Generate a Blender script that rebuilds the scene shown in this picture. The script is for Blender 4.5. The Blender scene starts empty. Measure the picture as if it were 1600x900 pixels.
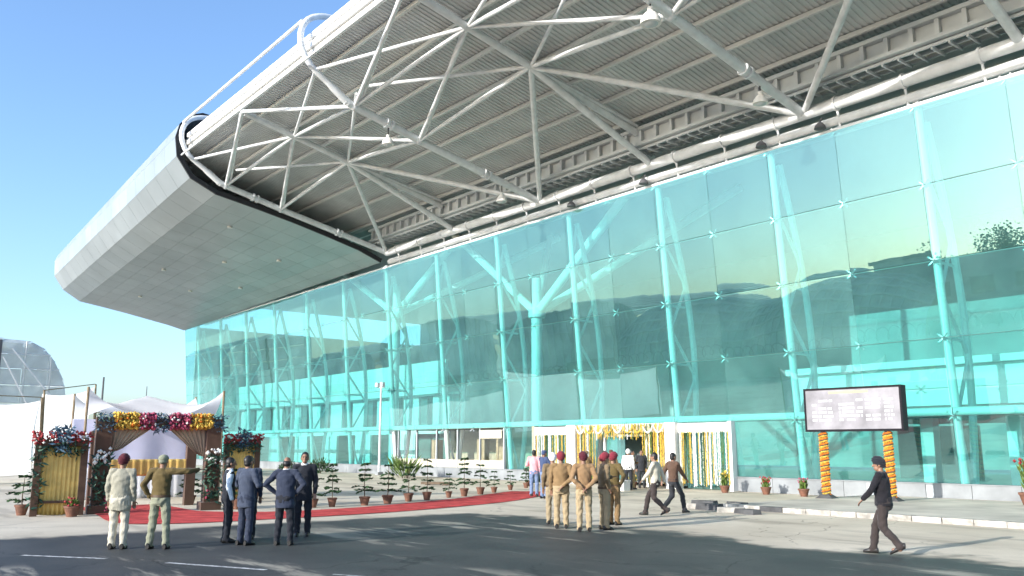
import bpy, math, random
import numpy as np
from mathutils import Vector, Matrix, noise

random.seed(7)
R = math.radians
scene = bpy.context.scene
col = scene.collection

# ------------------------------------------------------------------ camera
cam_d = bpy.data.cameras.new('camera')
cam = bpy.data.objects.new('camera', cam_d); col.objects.link(cam)
cam.location = (0, -32.02, 1.92)
cam.rotation_euler = (R(90 + 10.2), 0, R(90 - 38.43))
cam_d.sensor_width = 36; cam_d.lens = 30.9
cam_d.clip_start = 0.1; cam_d.clip_end = 9000
scene.camera = cam

# ------------------------------------------------------------------ sky, sun, exposure
SUN_EL, SUN_AZ = 18.5, 180.0
world = bpy.data.worlds.new('World'); scene.world = world; world.use_nodes = True
wn = world.node_tree.nodes; wl = world.node_tree.links
bg = wn['Background']
sky = wn.new('ShaderNodeTexSky'); sky.sky_type = 'NISHITA'; sky.sun_disc = False
sky.sun_elevation = R(SUN_EL); sky.sun_rotation = R(SUN_AZ)
sky.air_density = 1.0; sky.dust_density = 1.9; sky.ozone_density = 4.0; sky.altitude = 200
wl.new(sky.outputs[0], bg.inputs[0]); bg.inputs[1].default_value = 0.15
sun_d = bpy.data.lights.new('sun', 'SUN'); sun_d.energy = 2.6; sun_d.angle = R(0.5); sun_d.color = (1, .96, .91)
sun = bpy.data.objects.new('sun', sun_d); col.objects.link(sun)
sun.rotation_euler = (R(90 - SUN_EL), 0, 0)      # light travels towards +Y, downwards
scene.view_settings.view_transform = 'Standard'; scene.view_settings.look = 'None'
scene.view_settings.exposure = 1.32; scene.view_settings.gamma = 1
scene.view_settings.use_curve_mapping = False
cy = scene.cycles
cy.max_bounces = 8; cy.transparent_max_bounces = 32; cy.caustics_reflective = False; cy.caustics_refractive = False
cy.use_denoising = True; cy.sample_clamp_indirect = 6

# ------------------------------------------------------------------ materials
def mat(name, c, rough=.6, metal=0., var=0., scale=5., bump=0., bscale=None, spec=.5, c2=None, coord='Object', sheen=0.):
    m = bpy.data.materials.new(name); m.use_nodes = True
    n = m.node_tree.nodes; l = m.node_tree.links; b = n['Principled BSDF']
    b.inputs['Base Color'].default_value = (*c, 1); b.inputs['Roughness'].default_value = rough
    b.inputs['Metallic'].default_value = metal; b.inputs['Specular IOR Level'].default_value = spec
    if sheen: b.inputs['Sheen Weight'].default_value = sheen
    if var or bump or c2:
        tc = n.new('ShaderNodeTexCoord')
    if var or c2:
        t = n.new('ShaderNodeTexNoise'); t.inputs['Scale'].default_value = scale; t.inputs['Detail'].default_value = 5
        l.new(tc.outputs[coord], t.inputs['Vector'])
        r = n.new('ShaderNodeValToRGB'); r.color_ramp.elements[0].position = .3; r.color_ramp.elements[1].position = .7
        a = c2 if c2 else tuple(max(0, x * (1 - var)) for x in c)
        d = c if c2 else tuple(min(1, x * (1 + var)) for x in c)
        r.color_ramp.elements[0].color = (*a, 1); r.color_ramp.elements[1].color = (*d, 1)
        l.new(t.outputs['Fac'], r.inputs['Fac']); l.new(r.outputs['Color'], b.inputs['Base Color'])
    if bump:
        t2 = n.new('ShaderNodeTexNoise'); t2.inputs['Scale'].default_value = bscale or scale * 3; t2.inputs['Detail'].default_value = 4
        l.new(tc.outputs[coord], t2.inputs['Vector'])
        bp = n.new('ShaderNodeBump'); bp.inputs['Strength'].default_value = bump; bp.inputs['Distance'].default_value = .02
        l.new(t2.outputs['Fac'], bp.inputs['Height']); l.new(bp.outputs['Normal'], b.inputs['Normal'])
    return m

def glass_mat(name, tint, f0=.1, wob=.004, gloss_col=(1, 1, 1), film=0., film_c=(.5, .5, .5)):
    m = bpy.data.materials.new(name); m.use_nodes = True
    n = m.node_tree.nodes; l = m.node_tree.links
    n.remove(n['Principled BSDF']); out = n['Material Output']
    tr = n.new('ShaderNodeBsdfTransparent'); tr.inputs[0].default_value = (*tint, 1)
    gl = n.new('ShaderNodeBsdfGlossy'); gl.inputs['Roughness'].default_value = 0.0; gl.inputs[0].default_value = (*gloss_col, 1)
    lw = n.new('ShaderNodeLayerWeight'); lw.inputs['Blend'].default_value = .5
    p = n.new('ShaderNodeMath'); p.operation = 'POWER'; p.inputs[1].default_value = 4.0
    l.new(lw.outputs['Facing'], p.inputs[0])
    ma = n.new('ShaderNodeMath'); ma.operation = 'MULTIPLY_ADD'; ma.inputs[1].default_value = (1 - f0) * .85; ma.inputs[2].default_value = f0
    l.new(p.outputs[0], ma.inputs[0])
    tc = n.new('ShaderNodeTexCoord'); t = n.new('ShaderNodeTexNoise'); t.inputs['Scale'].default_value = .45; t.inputs['Detail'].default_value = 2
    l.new(tc.outputs['Object'], t.inputs['Vector'])
    bp = n.new('ShaderNodeBump'); bp.inputs['Strength'].default_value = 1; bp.inputs['Distance'].default_value = wob
    l.new(t.outputs['Fac'], bp.inputs['Height']); l.new(bp.outputs['Normal'], gl.inputs['Normal'])
    mx = n.new('ShaderNodeMixShader'); l.new(ma.outputs[0], mx.inputs[0]); l.new(tr.outputs[0], mx.inputs[1]); l.new(gl.outputs[0], mx.inputs[2])
    res = mx.outputs[0]
    if film:                                       # dusty body tint of the pane
        df = n.new('ShaderNodeBsdfDiffuse'); df.inputs[0].default_value = (*film_c, 1)
        t3 = n.new('ShaderNodeTexNoise'); t3.inputs['Scale'].default_value = .7; t3.inputs['Detail'].default_value = 6
        gm = n.new('ShaderNodeNewGeometry'); l.new(gm.outputs['Position'], t3.inputs['Vector'])
        mr = n.new('ShaderNodeMapRange'); mr.inputs['From Min'].default_value = .3; mr.inputs['From Max'].default_value = .7; mr.inputs['To Min'].default_value = film * .7; mr.inputs['To Max'].default_value = film * 1.3
        l.new(t3.outputs['Fac'], mr.inputs['Value'])
        oi = n.new('ShaderNodeObjectInfo'); rv = n.new('ShaderNodeMath'); rv.operation = 'MULTIPLY_ADD'; rv.inputs[1].default_value = .9; rv.inputs[2].default_value = .55
        l.new(oi.outputs['Random'], rv.inputs[0]); mu = n.new('ShaderNodeMath'); mu.operation = 'MULTIPLY'; l.new(rv.outputs[0], mu.inputs[0]); l.new(mr.outputs[0], mu.inputs[1])
        m2 = n.new('ShaderNodeMixShader'); l.new(mu.outputs[0], m2.inputs[0]); l.new(res, m2.inputs[1]); l.new(df.outputs[0], m2.inputs[2]); res = m2.outputs[0]
    l.new(res, out.inputs['Surface'])
    return m

M = {}
M['glass'] = glass_mat('teal_glass', (.65, .97, .945), .135, .004, (.74, .92, .92), .08, (.34, .60, .565))
M['clear_glass'] = glass_mat('clear_glass', (.93, .96, .93), .05, .01)
M['steel'] = mat('white_steel', (.66, .68, .69), .42, 0, .13, 2.2)
M['steel_in'] = mat('white_steel_inside', (.8, .82, .82), .4, 0, .04, 1.5)
M['fitting'] = mat('stainless_fitting', (.6, .62, .62), .3, .8)
M['deck'] = mat('roof_deck', (.52, .535, .53), .5, 0, .12, .6)
M['purlin'] = mat('purlin_paint', (.62, .62, .6), .45)
M['fascia'] = mat('white_fascia', (.78, .78, .77), .45, 0, .05, .8)
M['alu'] = mat('aluminium_panel', (.36, .40, .41), .34, .3, .10, .35, 0)
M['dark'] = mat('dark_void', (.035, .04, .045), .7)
M['girder'] = mat('grey_girder', (.50, .53, .54), .5, 0, .1, .7)
M['plinth'] = mat('plinth_stone', (.25, .265, .27), .5, 0, .22, 1.2, .1, 18)
M['white'] = mat('white_paint', (.8, .8, .78), .5, 0, .04, 1)
M['inner_white'] = mat('inner_white_wall', (.86, .87, .87), .6, 0, .05, .5)
M['inner_grey'] = mat('inner_grey_wall', (.36, .40, .40), .6, 0, .3, .3)
M['floor_in'] = mat('inner_floor', (.26, .28, .27), .3, 0, .15, .6)
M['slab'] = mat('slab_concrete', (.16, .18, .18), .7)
M['ceil'] = mat('inner_ceiling', (.32, .35, .35), .7)
M['cream'] = mat('shop_cream', (.36, .34, .26), .6, 0, .15, 1)
M['black'] = mat('black_paint', (.02, .02, .022), .45)
M['pot'] = mat('terracotta', (.17, .075, .045), .75, 0, .3, 9)
M['soil'] = mat('soil', (.05, .035, .025), .9)
M['leaf'] = mat('leaf_dark', (.035, .075, .03), .8, 0, .5, 8, 0, None, .2)
M['leaf2'] = mat('leaf_bright', (.10, .16, .03), .55, 0, .5, 6)
M['bark'] = mat('bark', (.12, .085, .055), .85, 0, .3, 8)
M['carpet'] = mat('red_carpet', (.50, .075, .07), .95, 0, .3, 2.2, .5, 60, .1)
M['cloth_white'] = mat('white_cloth', (.9, .9, .9), .8, 0, .05, 1, .15, 8)
M['cloth_lilac'] = mat('lilac_cloth', (.66, .66, .80), .8, 0, .08, 1)
def translucent(m, f, c):
    n = m.node_tree.nodes; l = m.node_tree.links; t = n.new('ShaderNodeBsdfTranslucent'); t.inputs[0].default_value = (*c, 1)
    mx = n.new('ShaderNodeMixShader'); mx.inputs[0].default_value = f
    l.new(n['Principled BSDF'].outputs[0], mx.inputs[1]); l.new(t.outputs[0], mx.inputs[2]); l.new(mx.outputs[0], n['Material Output'].inputs['Surface'])
translucent(M['cloth_white'], .55, (.92, .92, .92)); translucent(M['cloth_lilac'], .35, (.6, .6, .8))
M['gold'] = mat('gold_cloth', (.74, .50, .14), .5, 0, .2, 3, .2, 10)
M['tan'] = mat('tan_cloth', (.42, .33, .22), .6, 0, .15, 4, .2, 12)
M['brown'] = mat('brown_pillar', (.19, .115, .06), .8, 0, .35, 5, .3, 20)
M['bamboo'] = mat('bamboo', (.26, .19, .11), .7, 0, .25, 6)
M['f_yellow'] = mat('flower_yellow', (.64, .43, .07), .7, 0, .35, 12)
M['f_orange'] = mat('flower_orange', (.72, .20, .015), .7, 0, .35, 12)
M['f_pink'] = mat('flower_pink', (.36, .06, .11), .7, 0, .6, 12)
M['f_red'] = mat('flower_red', (.30, .03, .03), .7, 0, .45, 12)
M['f_blue'] = mat('flower_blue', (.05, .11, .16), .6, 0, .5, 10)
M['f_white'] = mat('flower_white', (.78, .78, .72), .7, 0, .1, 12)
M['f_green'] = mat('foliage_sprig', (.03, .085, .05), .6, 0, .5, 10)
M['kerb_w'] = mat('kerb_pale', (.40, .375, .325), .85, 0, .45, 4, .3, 30)
M['kerb_b'] = mat('kerb_dark', (.07, .07, .07), .85, 0, .35, 4, .3, 30)
M['paint'] = mat('road_paint', (.70, .70, .68), .75, 0, 0, 9, .3, 60, .3, (.16, .16, .155))
M['hangar'] = mat('hangar_sheet', (.5, .52, .5), .5, .0, .2, .4)
M['rib_pale'] = mat('hangar_rib', (.6, .62, .6), .5)
M['block'] = mat('opposite_block', (.45, .46, .44), .8, 0, .15, .3)
M['net'] = mat('scaffold_net', (.68, .72, .72), .8, 0, .25, .8)
translucent(M['net'], .65, (.8, .84, .84))
M['pipe_dark'] = mat('dark_pipe', (.10, .10, .11), .6)
M['skin'] = mat('skin', (.27, .145, .09), .5, 0, .08, 20)
M['hair'] = mat('black_hair', (.012, .011, .01), .5)
M['shoe'] = mat('shoe_leather', (.02, .018, .016), .4)
M['eye'] = mat('eye', (.03, .02, .02), .2)
M['belt'] = mat('belt_leather', (.08, .045, .02), .5)
def cloth(nm, c): M[nm] = mat('cloth_' + nm, c, .85, 0, .10, 7, .25, 90, .2, sheen=.15)
for nm, c in dict(beige=(.33, .31, .235), cream=(.50, .46, .36), khaki=(.235, .15, .07), khaki_lt=(.36, .275, .16), olive=(.115, .082, .03),
                  khaki2=(.27, .165, .082), khaki3=(.19, .135, .075), khaki_lt2=(.31, .245, .15), grey_olive=(.24, .245, .17), navy=(.030, .038, .062), navy2=(.05, .062, .092), charcoal=(.018, .02, .026), black=(.014, .013, .016),
                  sky=(.62, .72, .80), pinks=(.72, .36, .38), jeans=(.16, .22, .34), blue=(.05, .075, .15), brown=(.10, .058, .038),
                  dkbrown=(.045, .035, .032), maroon=(.085, .014, .022), red=(.20, .025, .038), white=(.78, .76, .72), dark=(.03, .032, .036)).items(): cloth(nm, c)

# ------------------------------------------------------------------ mesh helpers
class MB:
    def __init__(s): s.v = []; s.f = []
    def add(s, vs, fs):
        o = len(s.v); s.v += [tuple(x) for x in vs]; s.f += [tuple(i + o for i in f) for f in fs]; return s
    def box(s, c, d, rz=0.):
        x, y, z = [k / 2 for k in d]; ca, sa = math.cos(rz), math.sin(rz)
        P = [(-x, -y, -z), (x, -y, -z), (x, y, -z), (-x, y, -z), (-x, -y, z), (x, -y, z), (x, y, z), (-x, y, z)]
        P = [(c[0] + a * ca - b * sa, c[1] + a * sa + b * ca, c[2] + e) for a, b, e in P]
        return s.add(P, [(0, 3, 2, 1), (4, 5, 6, 7), (0, 1, 5, 4), (1, 2, 6, 5), (2, 3, 7, 6), (3, 0, 4, 7)])
    def hexa(s, P):   # 4 bottom + 4 top points
        return s.add(P, [(0, 3, 2, 1), (4, 5, 6, 7), (0, 1, 5, 4), (1, 2, 6, 5), (2, 3, 7, 6), (3, 0, 4, 7)])
    def loft(s, rings, cap=True):
        n = len(rings[0]); vs = [p for r in rings for p in r]; fs = []
        for i in range(len(rings) - 1):
            for j in range(n):
                k = (j + 1) % n; fs.append((i * n + j, i * n + k, (i + 1) * n + k, (i + 1) * n + j))
        if cap: fs.append(tuple(range(n - 1, -1, -1))); fs.append(tuple((len(rings) - 1) * n + j for j in range(n)))
        return s.add(vs, fs)
    def path(s, pts, r, seg=10):
        pts = [Vector(p) for p in pts]; rr = r if isinstance(r, (list, tuple)) else [r] * len(pts)
        rings = []; prev = None
        for i, p in enumerate(pts):
            d = (pts[min(i + 1, len(pts) - 1)] - pts[max(i - 1, 0)]).normalized()
            if prev is None:
                a = d.cross(Vector((0, 0, 1)));
                if a.length < .05: a = d.cross(Vector((1, 0, 0)))
            else: a = prev - d * prev.dot(d)
            a.normalize(); b = d.cross(a); prev = a
            rings.append([p + a * math.cos(2 * math.pi * k / seg) * rr[i] + b * math.sin(2 * math.pi * k / seg) * rr[i] for k in range(seg)])
        return s.loft(rings)
    def tube(s, a, b, r, seg=10, r2=None): return s.path([a, b], [r, r if r2 is None else r2], seg)
    def capsule(s, a, b, ra, rb, seg=10, m=3):
        a = Vector(a); b = Vector(b); d = (b - a).normalized(); pts = []; rr = []
        for k in range(m + 1):
            t = math.pi / 2 * k / m; pts.append(a - d * ra * math.cos(t)); rr.append(max(ra * math.sin(t), ra * .03))
        for k in range(m + 1):
            t = math.pi / 2 * k / m; pts.append(b + d * rb * math.sin(t)); rr.append(max(rb * math.cos(t), rb * .03))
        return s.path_dir(pts, rr, d, seg)
    def path_dir(s, pts, rr, d, seg):
        a = d.cross(Vector((0, 0, 1)))
        if a.length < .05: a = d.cross(Vector((1, 0, 0)))
        a.normalize(); b = d.cross(a)
        return s.loft([[p + a * math.cos(2 * math.pi * k / seg) * q + b * math.sin(2 * math.pi * k / seg) * q for k in range(seg)] for p, q in zip(pts, rr)])
    def ell(s, c, r, seg=12, m=6, rot=None):
        rings = []
        for i in range(m + 1):
            t = math.pi * i / m; z = -math.cos(t); q = max(math.sin(t), .02)
            ring = []
            for k in range(seg):
                p = Vector((r[0] * q * math.cos(2 * math.pi * k / seg), r[1] * q * math.sin(2 * math.pi * k / seg), r[2] * z))
                if rot: p = rot @ p
                ring.append((p[0] + c[0], p[1] + c[1], p[2] + c[2]))
            rings.append(ring)
        return s.loft(rings)
    def oct(s, c, r):    # tiny flower head: uneven octahedron
        j = lambda: random.uniform(.7, 1.25) * r
        x, y, z = c
        return s.add([(x + j(), y, z), (x - j(), y, z), (x, y + j(), z), (x, y - j(), z), (x, y, z + j()), (x, y, z - j())],
                     [(0, 2, 4), (2, 1, 4), (1, 3, 4), (3, 0, 4), (2, 0, 5), (1, 2, 5), (3, 1, 5), (0, 3, 5)])
    def leaf(s, p, d, L, w):
        p = Vector(p); d = Vector(d).normalized(); sd = d.cross(Vector((random.uniform(-1, 1), random.uniform(-1, 1), random.uniform(-.3, 1))))
        if sd.length < .01: sd = Vector((1, 0, 0))
        sd.normalize(); m = p + d * L * .45
        return s.add([p, m + sd * w, p + d * L, m - sd * w], [(0, 1, 2, 3)])
    def mesh(s, name, smooth=False, ang=40):
        me = bpy.data.meshes.new(name); me.from_pydata(s.v, [], s.f); me.update()
        if smooth:
            me.shade_smooth(); me.set_sharp_from_angle(angle=R(ang))
        return me
    def build(s, name, m, parent=None, smooth=False, ang=40):
        me = s.mesh(name, smooth, ang); me.materials.append(M[m] if isinstance(m, str) else m)
        return link(name, me, parent)

def link(name, me, parent=None, loc=None):
    o = bpy.data.objects.new(name, me); col.objects.link(o)
    if parent: o.parent = parent
    if loc is not None: o.location = loc
    return o
def tag(o, label=None, cat=None, group=None, kind=None):
    if label: o['label'] = label
    if cat: o['category'] = cat
    if group: o['group'] = group
    if kind: o['kind'] = kind
    return o
def empty(name, loc=(0, 0, 0), rz=0., label=None, cat=None, group=None):
    o = bpy.data.objects.new(name, None); col.objects.link(o); o.location = loc; o.rotation_euler = (0, 0, rz); o.empty_display_size = .3
    return tag(o, label, cat, group)
def copy_tree(o, parent=None):
    c = o.copy(); col.objects.link(c); c.parent = parent
    for ch in list(o.children): copy_tree(ch, c)
    return c

# ------------------------------------------------------------------ GROUND
def ground_mat():
    m = bpy.data.materials.new('ground_surface'); m.use_nodes = True
    n = m.node_tree.nodes; l = m.node_tree.links; b = n['Principled BSDF']
    geo = n.new('ShaderNodeNewGeometry'); sp = n.new('ShaderNodeSeparateXYZ'); l.new(geo.outputs['Position'], sp.inputs[0])
    def nz(scale, det=5, rot=None, sc=(1, 1, 1), rough=.55):
        mp = n.new('ShaderNodeMapping'); mp.inputs['Scale'].default_value = sc
        if rot: mp.inputs['Rotation'].default_value = (0, 0, rot)
        l.new(geo.outputs['Position'], mp.inputs['Vector'])
        t = n.new('ShaderNodeTexNoise'); t.inputs['Scale'].default_value = scale; t.inputs['Detail'].default_value = det; t.inputs['Roughness'].default_value = rough
        l.new(mp.outputs[0], t.inputs['Vector']); return t.outputs['Fac']
    def mth(op, a, bb=None, c=None, clamp=False):
        x = n.new('ShaderNodeMath'); x.operation = op; x.use_clamp = clamp
        for i, q in enumerate((a, bb, c)):
            if q is None: continue
            if isinstance(q, (int, float)): x.inputs[i].default_value = q
            else: l.new(q, x.inputs[i])
        return x.outputs[0]
    def mixc(f, a, c):
        x = n.new('ShaderNodeMix'); x.data_type = 'RGBA'
        if isinstance(f, float): x.inputs[0].default_value = f
        else: l.new(f, x.inputs[0])
        for i, q in ((6, a), (7, c)):
            if isinstance(q, tuple): x.inputs[i].default_value = (*q, 1)
            else: l.new(q, x.inputs[i])
        return x.outputs[2]
    def smooth(v, a, c):
        x = n.new('ShaderNodeMapRange'); x.interpolation_type = 'SMOOTHSTEP'
        x.inputs['From Min'].default_value = a; x.inputs['From Max'].default_value = c; l.new(v, x.inputs['Value']); return x.outputs[0]
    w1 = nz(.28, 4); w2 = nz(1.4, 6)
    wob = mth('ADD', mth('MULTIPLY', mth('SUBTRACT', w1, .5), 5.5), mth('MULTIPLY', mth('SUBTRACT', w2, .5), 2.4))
    ax = smooth(mth('ADD', mth('ADD', sp.outputs['X'], 21.6), mth('MULTIPLY', wob, .35)), -.35, .35)          # darker ground east of the carpet
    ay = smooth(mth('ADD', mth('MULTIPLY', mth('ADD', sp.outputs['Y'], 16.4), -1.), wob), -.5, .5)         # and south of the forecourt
    road = mth('MULTIPLY', ax, ay)  # mask of the darker ground tone, with a wobbly edge
    # paler streaks over the darker ground, stretched along one direction
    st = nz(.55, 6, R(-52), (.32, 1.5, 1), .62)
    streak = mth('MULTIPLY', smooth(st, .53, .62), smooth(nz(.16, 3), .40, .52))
    dark_c = mixc(smooth(nz(.6, 6), .3, .7), (.032, .035, .035), (.060, .060, .056))
    dark_c = mixc(mth('MULTIPLY', streak, .75), dark_c, (.42, .38, .30))
    dark_c = mixc(mth('MULTIPLY', smooth(nz(34, 3), .58, .7), .35), dark_c, (.15, .15, .14))
    vo = n.new('ShaderNodeTexVoronoi'); vo.feature = 'DISTANCE_TO_EDGE'; vo.inputs['Scale'].default_value = .35
    wv = n.new('ShaderNodeVectorMath'); wv.operation = 'ADD'; tn_ = n.new('ShaderNodeTexNoise'); tn_.inputs['Scale'].default_value = 1.1; tn_.inputs['Detail'].default_value = 5
    l.new(geo.outputs['Position'], tn_.inputs['Vector']); l.new(geo.outputs['Position'], wv.inputs[0]); l.new(tn_.outputs['Color'], wv.inputs[1]); l.new(wv.outputs[0], vo.inputs['Vector'])
    crack = mth('MULTIPLY', mth('SUBTRACT', 1., smooth(vo.outputs['Distance'], .002, .012)), smooth(nz(.22, 2), .45, .6))
    dark_c = mixc(mth('MULTIPLY', crack, .8), dark_c, (.012, .012, .012))
    dark_c = mixc(mth('MULTIPLY', smooth(nz(.9, 7, R(-52), (.12, 1.2, 1), .7), .56, .7), .22), dark_c, (.02, .021, .022))
    conc = mixc(smooth(nz(.35, 6), .3, .72), (.50, .435, .33), (.66, .585, .46))
    conc = mixc(mth('MULTIPLY', smooth(nz(.5, 6, R(-40), (.4, 1.6, 1)), .52, .64), .5), conc, (.28, .24, .185))
    conc = mixc(mth('MULTIPLY', smooth(nz(20, 4), .5, .75), .3), conc, (.33, .3, .26))
    conc = mixc(mth('MULTIPLY', crack, .5), conc, (.12, .1, .08))
    c = mixc(road, conc, dark_c); l.new(c, b.inputs['Base Color'])
    rg = n.new('ShaderNodeMapRange'); rg.inputs['To Min'].default_value = .85; rg.inputs['To Max'].default_value = .62; l.new(road, rg.inputs['Value']); l.new(rg.outputs[0], b.inputs['Roughness'])
    b.inputs['Specular IOR Level'].default_value = .35
    bp = n.new('ShaderNodeBump'); bp.inputs['Strength'].default_value = .35; bp.inputs['Distance'].default_value = .02
    l.new(nz(45, 5), bp.inputs['Height']); l.new(bp.outputs['Normal'], b.inputs['Normal'])
    return m
g = MB(); S = 4000
g.add([(-S, -S, 0), (S, -S, 0), (S, S, 0), (-S, S, 0)], [(0, 1, 2, 3)])
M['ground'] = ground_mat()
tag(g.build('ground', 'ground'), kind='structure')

# raised pavement on the right, with its kerb stones
M['pave'] = mat('pavement_cement', (.50, .465, .39), .85, 0, .25, .7, .3, 30, .3, coord='Object')
PX0, PX1, PY = -18.2, 8.0, -9.35
g = MB(); g.box(((PX0 + PX1) / 2, (PY + .3 - .36) / 2, .055), (PX1 - PX0, -.36 - PY - .3, .13))
tag(g.build('pavement', 'pave'), kind='structure')
kerb = tag(bpy.data.objects.new('kerb', None), kind='structure'); col.objects.link(kerb)
x = PX0 + .02; i = 0
while x < PX1:
    w = .78; b_ = MB(); b_.box((x + w / 2, PY + .15 + random.uniform(-.015, .015), .066), (w - .02, .27, .152 + random.uniform(0, .01)))
    b_.build('kerb_stone', 'kerb_b' if random.random() < .07 else 'kerb_w', kerb); x += w; i += 1
# loose broken kerb blocks at the pavement's end
blk = [(-19.0, -9.0, .2, .2, 'kerb_b', 'dark loose kerb block lying nearest the two walking men'), (-18.55, -9.75, .5, .15, 'kerb_w', 'pale loose kerb block lying between two dark blocks'),
       (-18.2, -8.35, -.3, .16, 'kerb_b', 'dark loose kerb block lying farthest back on the forecourt'), (-17.9, -10.1, .1, .2, 'kerb_b', 'dark loose kerb block in front of the pavement corner'),
       (-16.9, -10.35, .7, .15, 'kerb_w', 'pale tilted kerb block lying in front of the kerb'), (-16.2, -10.5, -.2, .14, 'kerb_b', 'small dark kerb block lying rightmost of the broken blocks')]
for bx_, by_, rz, h, m_, lb in blk:
    b_ = MB(); b_.hexa([(-.42, -.16, 0), (.4, -.15, 0), (.42, .15, 0), (-.4, .16, 0), (-.4, -.13, h), (.37, -.13, h * .9), (.4, .12, h), (-.36, .13, h * .95)])
    o = b_.build('kerb_block', m_); o.location = (bx_, by_, 0.0); o.rotation_euler = (0, 0, rz); tag(o, lb, 'kerb block', 'broken kerb blocks')

# road markings
def dash(p, q, w):
    p = Vector(p); q = Vector(q); d = (q - p).normalized(); s_ = Vector((-d.y, d.x, 0)) * w / 2
    b_ = MB(); pts = []
    b_.add([p - s_, q - s_, q + s_, p + s_], [(0, 1, 2, 3)])
    tag(b_.build('road_marking', 'paint'), kind='structure')
dash((-18.2, -28.75, .004), (-16.75, -27.7, .004), .11)
dash((-15.55, -27.05, .004), (-13.7, -26.1, .004), .11)
dash((-12.6, -25.5, .004), (-10.9, -24.6, .004), .05)

# red carpet from the flower gate to the entrance
outer = [(-31.0, -25.1), (-27.5, -25.3), (-24.6, -25.65), (-23.4, -25.2), (-22.9, -24.0), (-22.85, -22.5), (-22.85, -20.2), (-23.1, -18.0), (-23.9, -15.0), (-25.0, -12.2), (-26.9, -9.2), (-28.6, -6.9)]
inner = [(-31.0, -22.5), (-28.2, -22.55), (-26.9, -22.5), (-26.0, -21.9), (-25.5, -21.1), (-25.3, -20.3), (-25.25, -19.4), (-25.5, -17.8), (-26.4, -15.3), (-27.5, -12.7), (-28.95, -10.3), (-30.4, -7.9)]
def crs(P, k=5):
    out = []
    for i in range(len(P) - 1):
        p0 = P[max(i - 1, 0)]; p1 = P[i]; p2 = P[i + 1]; p3 = P[min(i + 2, len(P) - 1)]
        for t in range(k):
            t /= k; out.append(tuple(.5 * (2 * b + (c - a) * t + (2 * a - 5 * b + 4 * c - d) * t * t + (3 * b - a - 3 * c + d) * t ** 3) for a, b, c, d in zip(p0, p1, p2, p3)))
    return out + [P[-1]]
o_, i_ = crs(outer), crs(inner); g = MB(); vs = []; fs = []; K = 8
for a, b in zip(o_, i_):
    for k in range(K + 1):
        t = k / K; x = a[0] + (b[0] - a[0]) * t; y = a[1] + (b[1] - a[1]) * t
        vs.append((x, y, .010 + .012 * (noise.noise(Vector((x * 1.3, y * 1.3, 0))) + .6)))
nn = len(o_)
for i in range(nn - 1):
    for k in range(K): a = i * (K + 1) + k; fs.append((a, a + K + 1, a + K + 2, a + 1))
g.add(vs, fs)
tag(g.build('red_carpet', 'carpet', None, True), 'long red carpet curving from the flower gate to the terminal entrance', 'carpet')

# ------------------------------------------------------------------ TERMINAL
X0, SP, LEAN = -14.95, 6.46, .083
XE = -95.5; XR = 4.43
HT = 14.3; HTR = 3.14
tb = empty('terminal_building', (0, 0, 0), 0, 'large airport terminal with turquoise glass wall and white steel canopy', 'terminal')
def gp(x, z, off=0.): return Vector((x, -LEAN * z + off, z))       # a point on the glass plane
cols = [X0 - SP * n for n in range(-3, 13)]
joints = []
for n in range(-3, 13): joints += [X0 - SP * n, X0 - SP * (n + .5)]
joints = [q for q in joints if q > XE + .5] + [XE]
rows = [.62, HTR - .16, 5.75, 8.55, 11.35, HT]
def opening(xm):                                                   # what fills the ground floor
    if -37.9 < xm < -24.4: return 'entrance'
    if -53.0 < xm < -41.0: return 'shop'
    return 'glass'
xs = sorted(set(joints + [-24.4, -37.9]))
for i in range(len(xs) - 1):
    xa, xb = xs[i], xs[i + 1]; xm = (xa + xb) / 2
    if xb - xa < .4 and not (xa in (-24.4,) or xb in (-24.4,)): pass
    for k in range(5):
        if k == 0 and opening(xm) != 'glass': continue
        if k > 0 and (xa in (-24.4, -37.9)): continue              # upper panes ignore the entrance joints
        xa2, xb2 = xa, xb
        if k > 0 and xb in (-24.4, -37.9): xb2 = xs[i + 2]
        za, zb = rows[k] + (.3 if k == 1 else .007), rows[k + 1] - .007
        if k == 1: za = rows[1] + .012
        c = gp((xa2 + xb2) / 2, (za + zb) / 2); w = (xb2 - xa2) / 2 - .007; h = (zb - za) / 2
        t = .008
        pts = [(-w, -t, -h), (w, -t, -h), (w, t, -h), (-w, t, -h), (-w, -t, h), (w, -t, h), (w, t, h), (-w, t, h)]
        b_ = MB(); b_.hexa(pts); o = b_.build('glass_pane', 'glass', tb)
        o.location = c
        o.rotation_euler = (math.atan(LEAN) + R(random.gauss(0, .17)), 0, R(random.gauss(0, .17)))

# lattice mullion columns behind the glass
for n, x in enumerate(cols):
    if x < XE + 1: continue
    b_ = MB(); b_.path([gp(x, .1, .36), gp(x, 7, .36), gp(x, HT + .3, .36)], .15, 12)
    c_ = b_.build('mullion_column', 'steel_in', tb, True)
    zs = [.2, 2.9, 5.2, 7.4, 9.6, 11.8, 13.9]; rear = [gp(x, z, .36 + .25 + 1.3 * math.sin(math.pi * min(1, max(0, (z + 1.5) / 16.5)))) for z in zs]
    b_ = MB(); b_.path(crs([tuple(p) for p in rear], 3), .145, 8); b_.build('rear_chord', 'steel_in', c_, True)
    for k in range(len(zs) - 1):
        a, b = (gp(x, zs[k], .36), rear[k + 1]) if k % 2 else (rear[k], gp(x, zs[k + 1], .36))
        b2 = MB(); b2.tube(a, b, .072, 8); b2.build('lattice_brace', 'steel_in', c_, True)
    b_ = MB(); b_.tube(gp(x, 5.75, .36), gp(x, 5.75, 1.5), .06, 8); b_.tube(gp(x, 8.55, .36), gp(x, 8.55, 1.5), .06, 8); b_.build('lattice_brace', 'steel_in', c_, True)
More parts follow.
